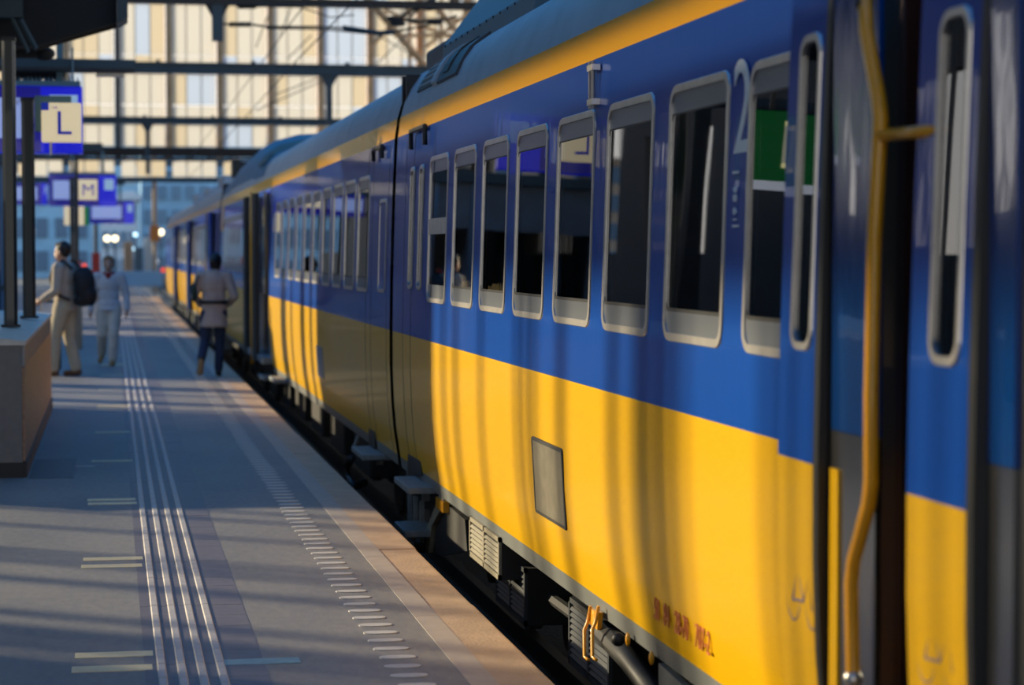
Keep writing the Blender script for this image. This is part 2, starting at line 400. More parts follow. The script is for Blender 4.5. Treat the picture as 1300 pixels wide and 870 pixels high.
wl.box(WX-.25, WX, onwall(2.0, 2), onwall(7.65, 2), zs, 10.95*KZ)  # high sill added to keep sun off the nearest platform
sun_mask_left = struct(wl.build('sun_mask_left', 'wall_paint'))
# ---- platform canopy above and behind the camera
can = empty('platform_canopy', (-2.8, 21, 4), 'black steel canopy over the near platform, its tapered bracket at upper left', 'canopy')
MB().box(-2.7, .12, -8, 21.3, 4.5, 4.62).build('roof_slab', 'canopy_black', can)
YC = 22.0
pA, pB, pC = atY(50, 60, YC), atY(148, 31, YC), atY(162, 26, YC)
MB().prism([(pA.x, pA.z), (pB.x, pB.z), (pB.x, 4.75), (-2.2, 4.75), (-2.2, pA.z-.1)], YC-.18, YC+.18).build('bracket', 'canopy_black', can)
MB().prism([(pB.x+.005, pB.z-.02), (pC.x, pC.z), (pC.x, 4.8), (pB.x+.005, 4.8)], YC-.3, YC+.3).build('fascia', 'beam_teal', can)
MB().tube([(pA.x-.05, YC-.02, pA.z-.02), (pB.x, YC-.02, pB.z-.015)], .025, 6).build('lower_flange', 'girder_brown', can)
a, b = atY(26, 25, YC-.4), atY(46, 62, YC-.4)
MB().tube([a, b], .028, 6).build('strut', 'beam_teal', can)
MB().tube([atY(14, 20, YC-.4), atY(36, 66, YC-.4)], .022, 6).build('strut', 'beam_teal', can)
q0, q1 = atY(-60, 20, YC+.2), atY(47, 74, YC+.2)
MB().box(q0.x, q1.x, YC+.19, YC+.24, q1.z, q0.z).build('dark_infill', 'canopy_black', can)  # dark sheet added to black out the bright gap behind the struts
a, b = atY(-60, 0, YC-.3), atY(29, 24, YC-.3)
MB().box(a.x, b.x, YC-.45, YC-.25, b.z, a.z+.2).build('box_beam', 'beam_teal', can)
MB().ball(atY(56, 68, YC+.3), .09, 12, 8, (1.2, 1, .8)).build('lamp_housing', 'canopy_black', can, smooth=True)
MB().box(-3.5, -3.3, 21, 21.3, 0, 4.5).build('column', 'post_green', can)
MB().box(-2.6, -2.4, 4, 4.3, 0, 4.5).build('column', 'post_green', can)
MB().box(-3.5, -2.0, 21.0, 22.2, 4.0, 4.5).build('arm', 'canopy_black', can)
# ================================================================== TRAIN
PROF = [(.11, 2.066), (.19, 2.056), (.40, 2.026), (.60, 2.010), (.85, 2.001), (1.11, 2.0), (1.40, 2.004), (1.80, 2.014), (2.20, 2.028), (2.50, 2.042), (2.645, 2.062),
        (2.75, 2.092), (2.85, 2.135), (2.94, 2.20), (3.01, 2.30), (3.06, 2.45), (3.10, 2.70), (3.13, 3.05), (3.14, 3.4)]
TC = 3.4
def pX(z):
    for (a, xa), (b, xb) in zip(PROF, PROF[1:]):
        if a <= z <= b: return xa+(xb-xa)*(z-a)/(b-a)
    return PROF[0][1] if z < PROF[0][0] else PROF[-1][1]
def zs_between(a, b, step=.12):
    pts = sorted(set([a, b]+[z for z, _ in PROF if a < z < b])); outp = [pts[0]]
    for p in pts[1:]:
        k = max(1, int((p-outp[-1])/step)); q = outp[-1]
        outp += [q+(p-q)*(j+1)/k for j in range(k)]
    return outp
def skin(name, m, car, z0, z1, y0, y1, holes=(), off=0, step=.3):
    ys = sorted(set([y0, y1]+[h[0] for h in holes]+[h[1] for h in holes])); zz = sorted(set(zs_between(z0, z1, step)+[h[2] for h in holes]+[h[3] for h in holes])); zz = [z for z in zz if z0-1e-6 <= z <= z1+1e-6]
    mb = MB(); idx = {}
    for i, y in enumerate(ys):
        for j, z in enumerate(zz): idx[i, j] = len(mb.v); mb.v.append((pX(z)+off, y, z))
    for i in range(len(ys)-1):
        for j in range(len(zz)-1):
            yc, zc = (ys[i]+ys[i+1])/2, (zz[j]+zz[j+1])/2
            if any(h[0] < yc < h[1] and h[2] < zc < h[3] for h in holes): continue
            mb.f.append((idx[i, j], idx[i, j+1], idx[i+1, j+1], idx[i+1, j]))
    return mb.build(name, m, car, smooth=True)
def rrect(y0, y1, z0, z1, r, n=5):
    pts = []
    for cy, cz, a0 in ((y1-r, z1-r, 0), (y0+r, z1-r, 90), (y0+r, z0+r, 180), (y1-r, z0+r, 270)):
        for k in range(n+1):
            t = R(a0+90*k/n); pts.append((cy+r*math.cos(t), cz+r*math.sin(t)))
    return pts
ZB = atX(755, 319+.163*(755-141)).z; ZT = atX(755, 319-.301*(755-141)).z
ZG = atX(650, 463).z
Z_ST0 = 2.50; Z_ST1 = 2.645
def ring(mb, outer, inner, lift, depth, off=0):
    n = len(outer)
    A = [(pX(z)+off+.004, y, z) for y, z in outer]; B = [(pX(z)+off-lift, y+(yi-y)*.2, z+(zi-z)*.2) for (y, z), (yi, zi) in zip(outer, inner)]
    C = [(pX(z)+off-lift, yi, z) for (yi, z) in inner]; D = [(pX(z)+off+depth, y, z) for y, z in inner]
    b = len(mb.v); mb.v += A+B+C+D
    for l in range(3):
        for i in range(n): mb.f.append((b+l*n+i, b+l*n+(i+1) % n, b+(l+1)*n+(i+1) % n, b+(l+1)*n+i))
def slabYZ(mb, y0, y1, z0, z1, off, th):
    mb.add([(pX(z)+off+t, y, z) for t in (0, th) for y, z in ((y0, z0), (y1, z0), (y1, z1), (y0, z1))],
           [(0, 1, 2, 3), (7, 6, 5, 4), (0, 4, 5, 1), (1, 5, 6, 2), (2, 6, 7, 3), (3, 7, 4, 0)])
def window(car, y0, y1, z0=None, z1=None, r=.085, split=False, off=0, fw=.034):
    z0 = ZB if z0 is None else z0; z1 = ZT if z1 is None else z1
    mb = MB(); ring(mb, rrect(y0, y1, z0, z1, r), rrect(y0+fw, y1-fw, z0+fw, z1-fw, r*.6), .006, .004, off)
    w = mb.build('window', 'aluminium', car, smooth=False)
    a, b = y0+fw*.7, y1-fw*.7
    gb = z0+fw+.085; gt = z1-fw-.075
    if y1-y0 < .45: gb, gt = z0+fw, z1-fw
    else:
        s1 = MB(); slabYZ(s1, a, b, z0+fw*.7, gb, .0005+off, .02); s1.build('lower_strip', 'strip_grey', w)
        s1 = MB(); slabYZ(s1, a, b, gt, z1-fw*.7, .0005+off, .02); s1.build('upper_strip', 'strip_grey', w)
    if split:
        zm = z0+(z1-z0)*.52
        s1 = MB(); slabYZ(s1, a, b, zm-.05, zm+.05, -.003+off, .03); s1.build('transom', 'aluminium', w)
        s1 = MB(); slabYZ(s1, a, b, gb, zm-.05, .002+off, .006); s1.build('pane', 'tinted_glass', w)
        s1 = MB(); slabYZ(s1, a, b, zm+.05, gt, .002+off, .006); s1.build('pane', 'tinted_glass', w)
    else:
        s1 = MB(); slabYZ(s1, a, b, gb-.005, gt+.005, .002+off, .006); s1.build('pane', 'tinted_glass', w)
        g = MB(); ring(g, rrect(a, b, gb-.01, gt+.01, .03, 3), rrect(a+.010, b-.010, gb+.006, gt-.006, .02, 3), -.0005, .003, off)
        g.build('gasket', 'rubber', w)
    return w
def hole(y0, y1, z0=None, z1=None, q=.02): return (y0+q, y1-q, (ZB if z0 is None else z0)+q, (ZT if z1 is None else z1)-q)
def seam(car, y, z0, z1, w=.012, name='seam', m='rubber', off=-.0015):
    mb = MB(); zz = zs_between(z0, z1, .2)
    for a, b in zip(zz, zz[1:]): slabYZ(mb, y-w/2, y+w/2, a, b, off, .01)
    return mb.build(name, m, car)
def shell(car, y0, y1, holes, lower_holes=()):
    skin('skirt', 'skirt_grey', car, .11, .19, y0, y1, lower_holes)
    skin('lower_panel', 'yellow_paint', car, .19, ZG, y0, y1, lower_holes)
    skin('upper_panel', 'blue_paint', car, ZG, Z_ST0, y0, y1, holes)
    skin('roof_stripe', 'stripe_paint', car, Z_ST0, Z_ST1, y0, y1)
    pts = [(x, z) for z, x in PROF if z >= Z_ST1]; pts += [(2*TC-x, z) for x, z in pts[::-1][1:]] + [(2*TC-2.0, 1.1), (2*TC-2.06, .11)]
    mb = MB(); n = len(pts)
    mb.v = [(x, y, z) for y in (y0, y1) for x, z in pts]; mb.f = [(i, i+1, n+i+1, n+i) for i in range(n-1)]
    mb.build('roof', 'roof_paint', car, smooth=True)
    # floor, inner walls
    MB().box(2.10, 2*TC-2.1, y0+.02, y1-.02, .10, .40).build('floor_pan', 'interior_dark', car)
    MB().box(2*TC-2.12, 2*TC-2.08, y0+.05, y1-.05, .4, 1.35).build('inner_wall', 'interior_wall', car)
    MB().box(2.12, 2*TC-2.12, y0+.05, y1-.05, 2.62, 2.66).build('inner_ceiling', 'interior_wall', car)
    for ya, yb in ((y0+.0, y0+.04), (y1-.04, y1)):
        MB().box(2.10, 2*TC-2.10, ya, yb, .2, 2.95).build('end_wall', 'rubber', car)
def seat_mesh():
    mb = MB()
    mb.prism([(0, .38), (.46, .40), (.46, .46), (.06, .50), (.02, 1.08), (-.10, 1.14), (-.12, 1.10), (-.06, .50)], 0, .95, 'x')
    return mb.mesh('seat')
seatme = seat_mesh(); seatme.materials.append(MATS['seat_fabric'])
def seats(car, ys):
    for y in ys:
        for x in (2.16, 3.68):
            o = link('seat', seatme, 'seat_fabric', car); o.location = (x, y, .4)
# --- car A (near)
YJ = sideY(497)
pitch = (sideY(650)-sideY(841))/3
wy = [sideY(841)+pitch*(k-1) for k in range(8)]       # far edges, nearest window first
ww = sideY(841)-sideY(917)
carA = empty('train_carriage', (TC, 6, -.8), 'nearest train carriage, yellow and blue, with the row of sharp windows and open door', 'train carriage', None)
DY1 = sideY(1066); DY0 = sideY(1330)                  # doorway
hA = [hole(y-ww, y) for y in wy] + [(DY0, DY1, ZG-.0, 2.42)]
sl = [(sideY(518), sideY(523)), (sideY(529.5), sideY(534.5))]
zsl0, zsl1 = atX(526, 368).z, atX(526, 210).z
shell(carA, -10.5, YJ-.05, hA, [(DY0, DY1, .11, ZG)])
for k, y in enumerate(wy): window(carA, y-ww, y, split=(k == 7))
for y in (wy[5], wy[6]):
    c = y-ww/2; z = ZB+.095
    pts = [(c-.2, z), (c+.2, z), (c+.16, z+.05), (c+.07, z+.035), (c+.02, z+.065), (c-.1, z+.05), (c-.15, z+.07)]
    MB().prism(pts, pX(z)+.008, pX(z)+.011, 'x').build('window_sticker', 'mark_cream', carA)
seats(carA, [DY1+1.1+.95*k for k in range(9)])
# far-end door of car A: seams and slit windows
for px in (511, 520.5, 546):
    seam(carA, sideY(px), .2, 2.46, .010)
for i, (ya, yb) in enumerate(sl):
    window(carA, min(ya, yb), max(ya, yb), zsl0, zsl1, r=.05, fw=.03, off=-.008)
def nhandle(car, px0, px1, pyt, pyb):
    a, b = atX(px1, pyt), atX(px0, pyb)
    mb = MB(); x = pX(2.3)-.02
    mb.tube([(x, a.y, b.z), (x, a.y, a.z), (x, b.y, a.z), (x, b.y, b.z)], .018, 6); return mb.build('drip_rail', 'rubber', car)
nhandle(carA, 519.5, 537, 160, 190)
# grille in the yellow side
ga, gb_ = atX(675, 553), atX(714, 668)
y1g, y0g, z1g, z0g = ga.y, gb_.y, ga.z, atX(675, 651).z
gr = MB(); ring(gr, rrect(y0g, y1g, z0g, z1g, .02, 2), rrect(y0g+.025, y1g-.025, z0g+.02, z1g-.02, .012, 2), .008, .02)
gr = gr.build('vent_grille', 'dark_steel', carA)
mb = MB(); slabYZ(mb, y0g+.02, y1g-.02, z0g+.015, z1g-.015, -.001, .004); mb.build('grille_back', 'interior_dark', gr)
ns = 26; dy = (y1g-y0g-.05)/ns
mb = MB()
for k in range(ns):
    y = y0g+.025+dy*k
    mb.add([(pX(z)+o_, yy, z) for z in (z0g+.018, z1g-.018) for o_, yy in ((-.003, y), (-.009, y+dy*.35), (-.003, y+dy*.62))], [(0, 1, 4, 3), (1, 2, 5, 4)])
sl_ = mb.build('slat_set', 'louvre_grey', gr); sl_['kind'] = 'stuff'
# class number and data on the side
p = atX(934, 142); text('class_number', '2', .44, 'white_print', carA, (pX(2.13)-.003, p.y, p.z), 'side', sx=1.0)
p = atX(929.5, 252)
for dz in (.085, -.09): MB().box(p.x+.010, p.x+.014, p.y-.035, p.y+.035, p.z+dz-.004, p.z+dz+.004).build('data_line', 'white_print', carA)
t = text('data_text', '19 86', .055, 'white_print', carA, (0, 0, 0), 'side')
for v in t.data.vertices: v.co = (p.x+.010+v.co.x, p.y+v.co.z, p.z-.02-v.co.y)
pa, pb = atX(826, 812, 2.04), atX(908, 852, 2.04)
ym = (pa.y+pb.y)/2
for tx, dy_ in (('50', .33), ('84', .18), ('28-70', -.04), ('707-2', -.33)): text('carriage_number', tx, .12, 'red_print', carA, (2.030, ym+dy_, .315), 'side', sx=.72)
# small bracket above the windows
p = atX(748, 108)
mb = MB()
for dy_ in (-.03, .03): mb.tube([(p.x+.012, p.y+dy_, p.z-.10), (p.x+.012, p.y+dy_, p.z+.10)], .009, 6)
mb.box(p.x, p.x+.035, p.y-.06, p.y+.05, p.z+.06, p.z+.085); mb.box(p.x, p.x+.035, p.y-.06, p.y+.05, p.z-.085, p.z-.06)
mb.build('lamp_bracket', 'aluminium', carA)
# --- open doorway of car A
LX = 1.86
def bicycle(parent, X, yc, zc, s):
    mb = MB()
    def P(a, b): return (X-.003, yc-a*s, zc+b*s)
    def circ(a, b, r, n=18): mb.tube([P(a+r*math.cos(2*math.pi*k/n), b+r*math.sin(2*math.pi*k/n)) for k in range(n+1)], .0035, 5, False)
    circ(-.5, -.35, .36); circ(.55, -.35, .36)
    L = [(-.5, -.35), (-.22, .28)], [(-.22, .28), (.1, -.3)], [(.1, -.3), (.42, .2)], [(-.22, .2), (.42, .2)], [(.36, .42), (.55, -.35)], [(-.5, -.35), (.1, -.3)], [(-.28, .36), (-.10, .36)], [(.36, .42), (.22, .48)], [(.36, .42), (.48, .52)]
    for l in L: mb.tube([P(*q) for q in l], .006, 5)
    for q in ((-.5, -.35), (.1, -.3), (.55, -.35), (-.2, .37), (.42, .5)): mb.ball(P(*q), .013, 8, 5, (.3, 1, 1))
    return mb.build('bicycle_symbol', 'blue_print', parent)
def leaf(pxa, pxb, wpx, label):
    ya, yb = sideY(pxb, LX), sideY(pxa, LX)            # near, far
    d = MB(); o_ = LX-2.0
    for a, b in zip(zs_between(.2, ZG, .2), zs_between(.2, ZG, .2)[1:]): slabYZ(d, ya, yb, a, b, o_, .045)
    lo = d.build('door_leaf', 'yellow_paint', carA, smooth=False); lo['label'] = label
    d = MB()
    wa, wb = sideY(wpx[1], LX), sideY(wpx[0], LX)
    wz0, wz1 = wpx[2], wpx[3]
    zz = zs_between(ZG, 2.44, .2)
    for a, b in zip(zz, zz[1:]):
        for y0_, y1_ in ((ya, wa+.012), (wb-.012, yb)): slabYZ(d, y0_, y1_, a, b, o_, .045)
    for a, b in ((ZG, wz0+.012), (wz1-.012, 2.44)): slabYZ(d, wa+.012, wb-.012, a, b, o_, .045)
    d.build('leaf_upper_panel', 'blue_paint', lo)
    zz = zs_between(.2, 2.46, .15); d = MB(); w2 = .042
    for a, b in zip(zz, zz[1:]): slabYZ(d, ya-w2, ya-.001, a, b, o_-.006, .06)
    d.build('leaf_seal', 'rubber', lo)
    mb = MB(); ring(mb, rrect(wa, wb, wz0, wz1, .06, 6), rrect(wa+.02, wb-.02, wz0+.025, wz1-.025, .045, 6), .006, .006, o_)
    mb.build('leaf_window_frame', 'aluminium', lo)
    d = MB(); slabYZ(d, wa+.008, wb-.008, wz0+.01, wz1-.01, o_+.003, .006); d.build('leaf_pane', 'tinted_glass', lo)
    return lo, ya, yb
zw0 = atX(1020, 447, LX).z; zw1 = atX(1020, 40, LX).z
lA, a0, a1 = leaf(989, 1036, (1003, 1030, zw0, zw1), 'far open door leaf with narrow window')
bicycle(lA, LX+.012, sideY(1018, LX), atX(1018, 742, LX).z, .16)
zw0 = atX(1205, 468, LX).z; zw1 = atX(1205, 5, LX).z
lB, b0, b1 = leaf(1153, 1232, (1178, 1218, zw0, zw1), 'near door leaf with narrow window')
bicycle(lB, LX+.012, sideY(1192, LX), atX(1192, 815, LX).z, .16)
# vestibule behind the leaves
for pa_, pb_, zsp in ((1057, 1113, atX(1085, 552, 1.885).z), (1247, 1290, atX(1265, 590, 1.885).z)):
    y0_, y1_ = sideY(pb_, 1.885), sideY(pa_, 1.885)
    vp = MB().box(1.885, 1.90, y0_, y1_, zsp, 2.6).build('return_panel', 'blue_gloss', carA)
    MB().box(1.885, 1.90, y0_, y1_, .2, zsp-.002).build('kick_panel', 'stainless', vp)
MB().box(1.878, 1.884, sideY(1066, 1.88), sideY(1056, 1.88), .2, ZG).build('yellow_edge', 'yellow_paint', carA)
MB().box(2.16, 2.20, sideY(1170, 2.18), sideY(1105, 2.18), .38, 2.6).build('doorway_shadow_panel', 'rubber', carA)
MB().box(2.06, 2.10, sideY(1151, 2.08), sideY(1130, 2.08), .25, 2.6).build('doorway_post', 'interior_brown', carA)
MB().box(2.04, 2.10, sideY(1162, 2.07), sideY(1152, 2.07), .25, 2.6).build('doorway_edge', 'interior_red', carA)
MB().box(2.25, 4.7, DY0-.3, DY1+.2, .36, .40).build('vestibule_floor', 'dark_steel', carA)
MB().box(2.0, 2.25, DY0, DY1, .30, .36).build('door_step', 'step_grey', carA)
MB().box(2.3, 4.5, DY1+.2, DY1+.24, .4, 2.6).build('partition', 'interior_dark', carA)
MB().box(1.90, 2.4, sideY(1345, 1.9), sideY(1291, 1.9), .2, 2.6).build('doorway_pillar', 'rubber', carA)
HX = 1.84
hp = [atX(1097, -20, HX), atX(1100, 40, HX), atX(1115, 125, HX), atX(1118, 150, HX), atX(1110, 300, HX), atX(1106, 500, HX), atX(1106, 612, HX), atX(1103, 640, HX), atX(1084, 712, HX), atX(1081, 740, HX), atX(1083, 862, HX), atX(1085, 930, HX)]
hr = MB().tube(hp, .0185, 10).build('handrail', 'rail_yellow', carA, smooth=True)
a, b = atX(1118, 172, HX), atX(1172, 172, HX)
MB().tube([a, (HX+.06, b.y, a.z)], .0155, 8).build('handrail_bar', 'rail_yellow', hr, smooth=True)
MB().ball(hp[10], .026, 10, 6).build('handrail_mount', 'aluminium', hr, smooth=True)
MB().ball(atX(1097, 4, HX), .024, 10, 6).build('handrail_mount', 'dark_steel', hr, smooth=True)
# --- roof equipment of car A
rq = MB()
ya, yb = sideY(640, 2.2), sideY(555, 2.2)
def roofpt(y, u, lift=0):                            # u: index along the roof profile
    pr = [q for q in PROF if q[0] >= 2.70]; i = min(int(u), len(pr)-2); f = u-i
    z = pr[i][0]+(pr[i+1][0]-pr[i][0])*f; x = pr[i][1]+(pr[i+1][1]-pr[i][1])*f
    return (x-lift*.7, y, z+lift*.7)
def roofpatch(name, m, y0, y1, u0, u1, lift, parent=carA, n=8):
    mb = MB()
    for k in range(n):
        ua, ub = u0+(u1-u0)*k/n, u0+(u1-u0)*(k+1)/n
        q = [roofpt(y, u, l) for l in (lift, -.01) for y, u in ((y0, ua), (y1, ua), (y1, ub), (y0, ub))]
        mb.add(q, [(0, 1, 2, 3), (7, 6, 5, 4), (0, 4, 5, 1), (1, 5, 6, 2), (2, 6, 7, 3), (3, 7, 4, 0)])
    return mb.build(name, m, parent)
yv0, yv1, yv2 = sideY(578, 2.08), sideY(551, 2.08), sideY(527, 2.08)
vent = roofpatch('roof_vent', 'rubber', yv1, yv2, .25, 4.6, .012)
for k in range(9): roofpatch('louvre_slat', 'roof_paint', yv1+.15, yv2-.12, .45+k*.42, .54+k*.42, .022, vent, 1)
roofpatch('vent_rail', 'roof_paint', yv1-.06, yv1+.10, .1, 4.8, .035)
hatch = roofpatch('roof_hatch', 'louvre_dark', yv0, yv1-.08, .1, 4.8, .02)
roofpatch('hatch_rib', 'rubber', (yv0+yv1)/2-.05, (yv0+yv1)/2+.16, .5, 4.6, .03, hatch)
# tilted hood of the pantograph well
h0, h1 = atX(563, 40, 2.42), atX(655, 40, 2.42)
hy0, hy1 = sideY(700, 2.4), sideY(570, 2.35)
hd = MB().prism([(2.30, 2.98), (2.31, 3.12), (2.60, 3.50), (3.3, 3.62), (3.3, 3.05)], hy0, hy1, 'y').build('roof_hood', 'sign_teal', carA, bevel=.012)
mb = MB()
for k in range(14):
    y = hy0+(hy1-hy0)*(k+.5)/14; mb.ball((2.31, y, 3.11), .010, 6, 4); mb.ball((2.585, y, 3.48), .010, 6, 4)
mb.build('rivet_row', 'rubber', hd)['kind'] = 'stuff'
MB().box(2.45, 4.3, -4, hy0+.02, 3.05, 3.42).build('roof_unit', 'canopy_black', carA)
# --- gangway between A and B
MB().box(2.16, 2*TC-2.16, YJ-.06, YJ+.12, -.1, 2.95).build('gangway_bellows', 'rubber', carA)
# --- underframe of car A
UA = MB().box(2.45, 2*TC-2.45, -10, YJ-.2, -.35, .12).build('underframe', 'underframe', carA)
def bogie(car, yc, wb=1.25):
    b_ = MB().box(2.50, 2.62, yc-1.7, yc+1.7, -.42, -.22)
    b_.box(2.4, 2*TC-2.4, yc-.3, yc+.3, -.35, -.1)
    bo = b_.build('bogie_frame', 'underframe', car)
    for s_ in (-1, 1):
        for x in (2.66, 4.08):
            MB().tube([(x, yc+s_*wb, -.36), (x+.08, yc+s_*wb, -.36)], .44, 24).build('wheel', 'dark_steel', bo)
        MB().tube([(2.50, yc+s_*wb, -.36), (2.42, yc+s_*wb, -.36)], .13, 14).build('axle_box', 'dark_steel', bo)
    return bo
bogie(carA, 12.9); bogie(carA, -6)
def louvre_box(car, pxa, pxb, py_t, py_b, X, m, frame, n, name='louvre_box'):
    ya, yb = sideY(pxb, X), sideY(pxa, X)
    zt_ = atX(pxa, py_t, X).z; zb_ = atX(pxa, py_b, X).z
    bo = MB().box(X+.012, X+.40, ya, yb, zb_, zt_).build(name, frame, car)
    fr_ = MB()
    for y0_, y1_ in ((ya, ya+.03), (yb-.03, yb), ((ya+yb)/2-.018, (ya+yb)/2+.018)): fr_.box(X-.004, X+.013, y0_, y1_, zb_, zt_)
    fr_.box(X-.004, X+.013, ya, yb, zt_-.025, zt_); fr_.box(X-.004, X+.013, ya, yb, zb_, zb_+.03)
    fr_.build('louvre_frame', m, bo)
    for k in range(n):
        z = zb_+.035+(zt_-zb_-.07)*k/n; h = (zt_-zb_-.07)/n
        MB().add([(X+.006, ya+.03, z+h*.68), (X+.006, yb-.03, z+h*.68), (X-.004, yb-.03, z+h*.12), (X-.004, ya+.03, z+h*.12), (X+.012, ya+.03, z+h*.1), (X+.012, yb-.03, z+h*.1)], [(0, 1, 2, 3), (3, 2, 5, 4)]).build('slat', m, bo)
    return bo
louvre_box(carA, 596, 634, 655, 705, 2.05, 'louvre_grey', 'interior_dark', 6)  # box in the sun, its light put into the paler slat colour
louvre_box(carA, 630, 667, 694, 762, 2.16, 'louvre_dark', 'underframe', 9)
louvre_box(carA, 723, 775, 757, 842, 2.10, 'louvre_dark', 'underframe', 9)
# diagonal guard plate with its sunlit edge as a painted pale strip, ball joint
def plate(car, pts, X, th, name, m, bevel=0):
    q = [atX(px, py, X) for px, py in pts]
    return MB().prism([(v.y, v.z) for v in q], X, X+th, 'x').build(name, m, car, bevel=bevel)
gp = plate(carA, [(560, 634), (590, 660), (593, 700), (560, 706), (542, 700), (541, 676)], 2.10, .03, 'guard_plate', 'underframe')
plate(gp, [(558, 628), (563, 631), (563, 640), (548, 668), (544, 702), (541, 702), (541, 672)], 2.07, .05, 'guard_lit_edge', 'louvre_grey')
MB().ball(atX(536, 692, 2.12), .06, 12, 8).build('buffer_ball', 'dark_steel', carA, smooth=True)
MB().tube([atX(560, 690, 2.2), atX(592, 688, 2.2)], .03, 8).build('air_pipe', 'dark_steel', carA, smooth=True)
MB().box(2.06, 2.10, sideY(550), sideY(541), .02, .09).build('pipe_valve', 'rail_yellow', carA)
# steps and step brackets
def step(car, px, py, w, dpt, th=.045, X=1.90):
    c = atX(px, py, X)
    return MB().box(X, X+dpt, c.y-w/2, c.y+w/2, c.z-th, c.z).build('step_board', 'step_grey', car, bevel=.008)
def bracket(car, px, py0, py1, X=2.08, w=.05):
    a, b = atX(px, py0, X), atX(px, py1, X)
    return MB().box(X, X+.05, a.y-w/2, a.y+w/2, b.z, a.z).build('step_bracket', 'step_grey', car)
s1 = step(carA, 509, 612, .75, .25); bracket(carA, 536, 604, 636)
bracket(carA, 517, 580, 612, 2.06, .08)
for px in (519, 526, 534): MB().box(2.06, 2.09, sideY(px, 2.07)-.015, sideY(px, 2.07)+.015, atX(515, 672, 2.06).z, atX(515, 622, 2.06).z).build('step_hanger', 'step_grey', carA)
step(carA, 507, 668, .55, .22)
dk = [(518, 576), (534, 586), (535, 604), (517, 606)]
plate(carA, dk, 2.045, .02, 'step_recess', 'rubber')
# uncoupling handle and damper on the near part
for px, dx in ((742, 0), (752, .0)):
    MB().tube([atX(px+8, 770, 2.03), atX(px+4, 790, 2.02), atX(px, 800, 2.0), atX(px, 834, 2.0), atX(px+5, 838, 2.0)], .008, 6).build('release_handle', 'rail_yellow', carA, smooth=True)
plate(carA, [(747, 772), (760, 778), (758, 800), (746, 790)], 2.03, .02, 'handle_bracket', 'rail_yellow')
MB().tube([atX(768, 803, 2.08), atX(800, 838, 2.10), atX(850, 905, 2.12)], [.055, .05, .05], 10).build('yaw_damper', 'dark_steel', carA, smooth=True)
MB().ball(atX(785, 812, 2.03), .03, 10, 6).build('damper_end', 'dark_steel', carA, smooth=True)
for px, py in ((797, 812), (827, 836)): MB().ball(atX(px, py, 2.04), .022, 10, 6, (.5, .8, 1.3)).build('lit_fleck', 'rail_yellow', carA, smooth=True)  # yellow flecks painted for sunlit bits of the underframe
plate(carA, [(836, 842), (862, 866), (900, 905), (850, 905), (836, 875)], 2.06, .03, 'equipment_case', 'skirt_grey')
for k in range(7):
    MB().tube([atX(610+k*30, 700+k*20, 2.3), atX(640+k*30, 722+k*20, 2.3)], .03, 6).build('air_pipe', 'underframe', carA)
# --- car B
carB = empty('train_carriage', (TC, 28, -.8), 'second train carriage with raised cab hump and open doors at its middle', 'train carriage')
YB0 = YJ+.13; YB1 = sideY(278)
wyB = [sideY(466)+pitch*k for k in range(10)]
doB = (sideY(341), sideY(318))
wB2 = [doB[1]+1.0+pitch*k for k in range(7)]
hB = [hole(y, y+ww) for y in wyB]+[hole(y, y+ww) for y in wB2]+[(doB[0], doB[1], ZG, 2.45)]
shell(carB, YB0, YB1, hB, [(doB[0], doB[1], .11, ZG)])
for y in wyB+wB2: window(carB, y, y+ww)
seats(carB, [wyB[0]+.95*k for k in range(10)])
window(carB, sideY(488), sideY(479), atX(483, 372).z, atX(483, 252).z, r=.05, fw=.03)
for px in (463.5, 470, 490): seam(carB, sideY(px), .2, 2.46, .010)
nhandle(carB, 472, 483, 186, 205)
p0, p1 = atX(401, 438), atX(409, 484)
mb = MB(); slabYZ(mb, p1.y, p0.y, p1.z+.02, p0.z, -.006, .02); mb.build('side_vent', 'strip_grey', carB)
# open middle door of car B
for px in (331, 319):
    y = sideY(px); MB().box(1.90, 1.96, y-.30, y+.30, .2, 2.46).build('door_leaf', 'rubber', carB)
y = sideY(326)
MB().tube([(1.93, y, 2.5), (1.93, y+.1, 1.8), (1.93, y, .9), (1.93, y, .1)], .022, 8).build('handrail', 'rail_yellow', carB, smooth=True)
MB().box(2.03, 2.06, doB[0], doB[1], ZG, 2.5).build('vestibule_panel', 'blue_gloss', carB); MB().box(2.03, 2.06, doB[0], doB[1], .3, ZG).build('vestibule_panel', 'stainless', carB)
MB().box(1.92, 2.3, doB[0], doB[1], .22, .30).build('door_step', 'step_grey', carB)
bx = atX(541, 88, 2.5); b2 = atX(562, 55, 2.5)
MB().box(2.5, 3.7, YB0+.15, bx.y, 2.98, b2.z+.02).build('roof_box', 'beam_teal', carB, bevel=.03)
# cab hump and nose
hump = MB()
yN = YB1
secs = [(30.5, .0), (32.5, .55), (33.5, .95), (36.5, 1.0), (38.6, .85), (40.2, .35), (YB1-.1, .0)]
shape = [(2.10, 2.72), (2.14, 2.92), (2.24, 3.14), (2.45, 3.36), (2.8, 3.46), (3.4, 3.50)]
shape = shape+[(2*TC-x, z) for x, z in shape[::-1][1:]]
low = [(pX(2.72), 2.72), (2.14, 2.86), (2.25, 2.98), (2.5, 3.07), (2.85, 3.12), (3.4, 3.14)]
low = low+[(2*TC-x, z) for x, z in low[::-1][1:]]
nn = len(shape)
for y, k in secs:
    hump.v += [(a[0]*(1-k)+b[0]*k-.01, y, a[1]*(1-k)+b[1]*k) for a, b in zip(low, shape)]
for i in range(len(secs)-1):
    for j in range(nn-1): hump.f.append((i*nn+j, i*nn+j+1, (i+1)*nn+j+1, (i+1)*nn+j))
hump = hump.build('cab_hump', 'hump_blue', carB, smooth=True)
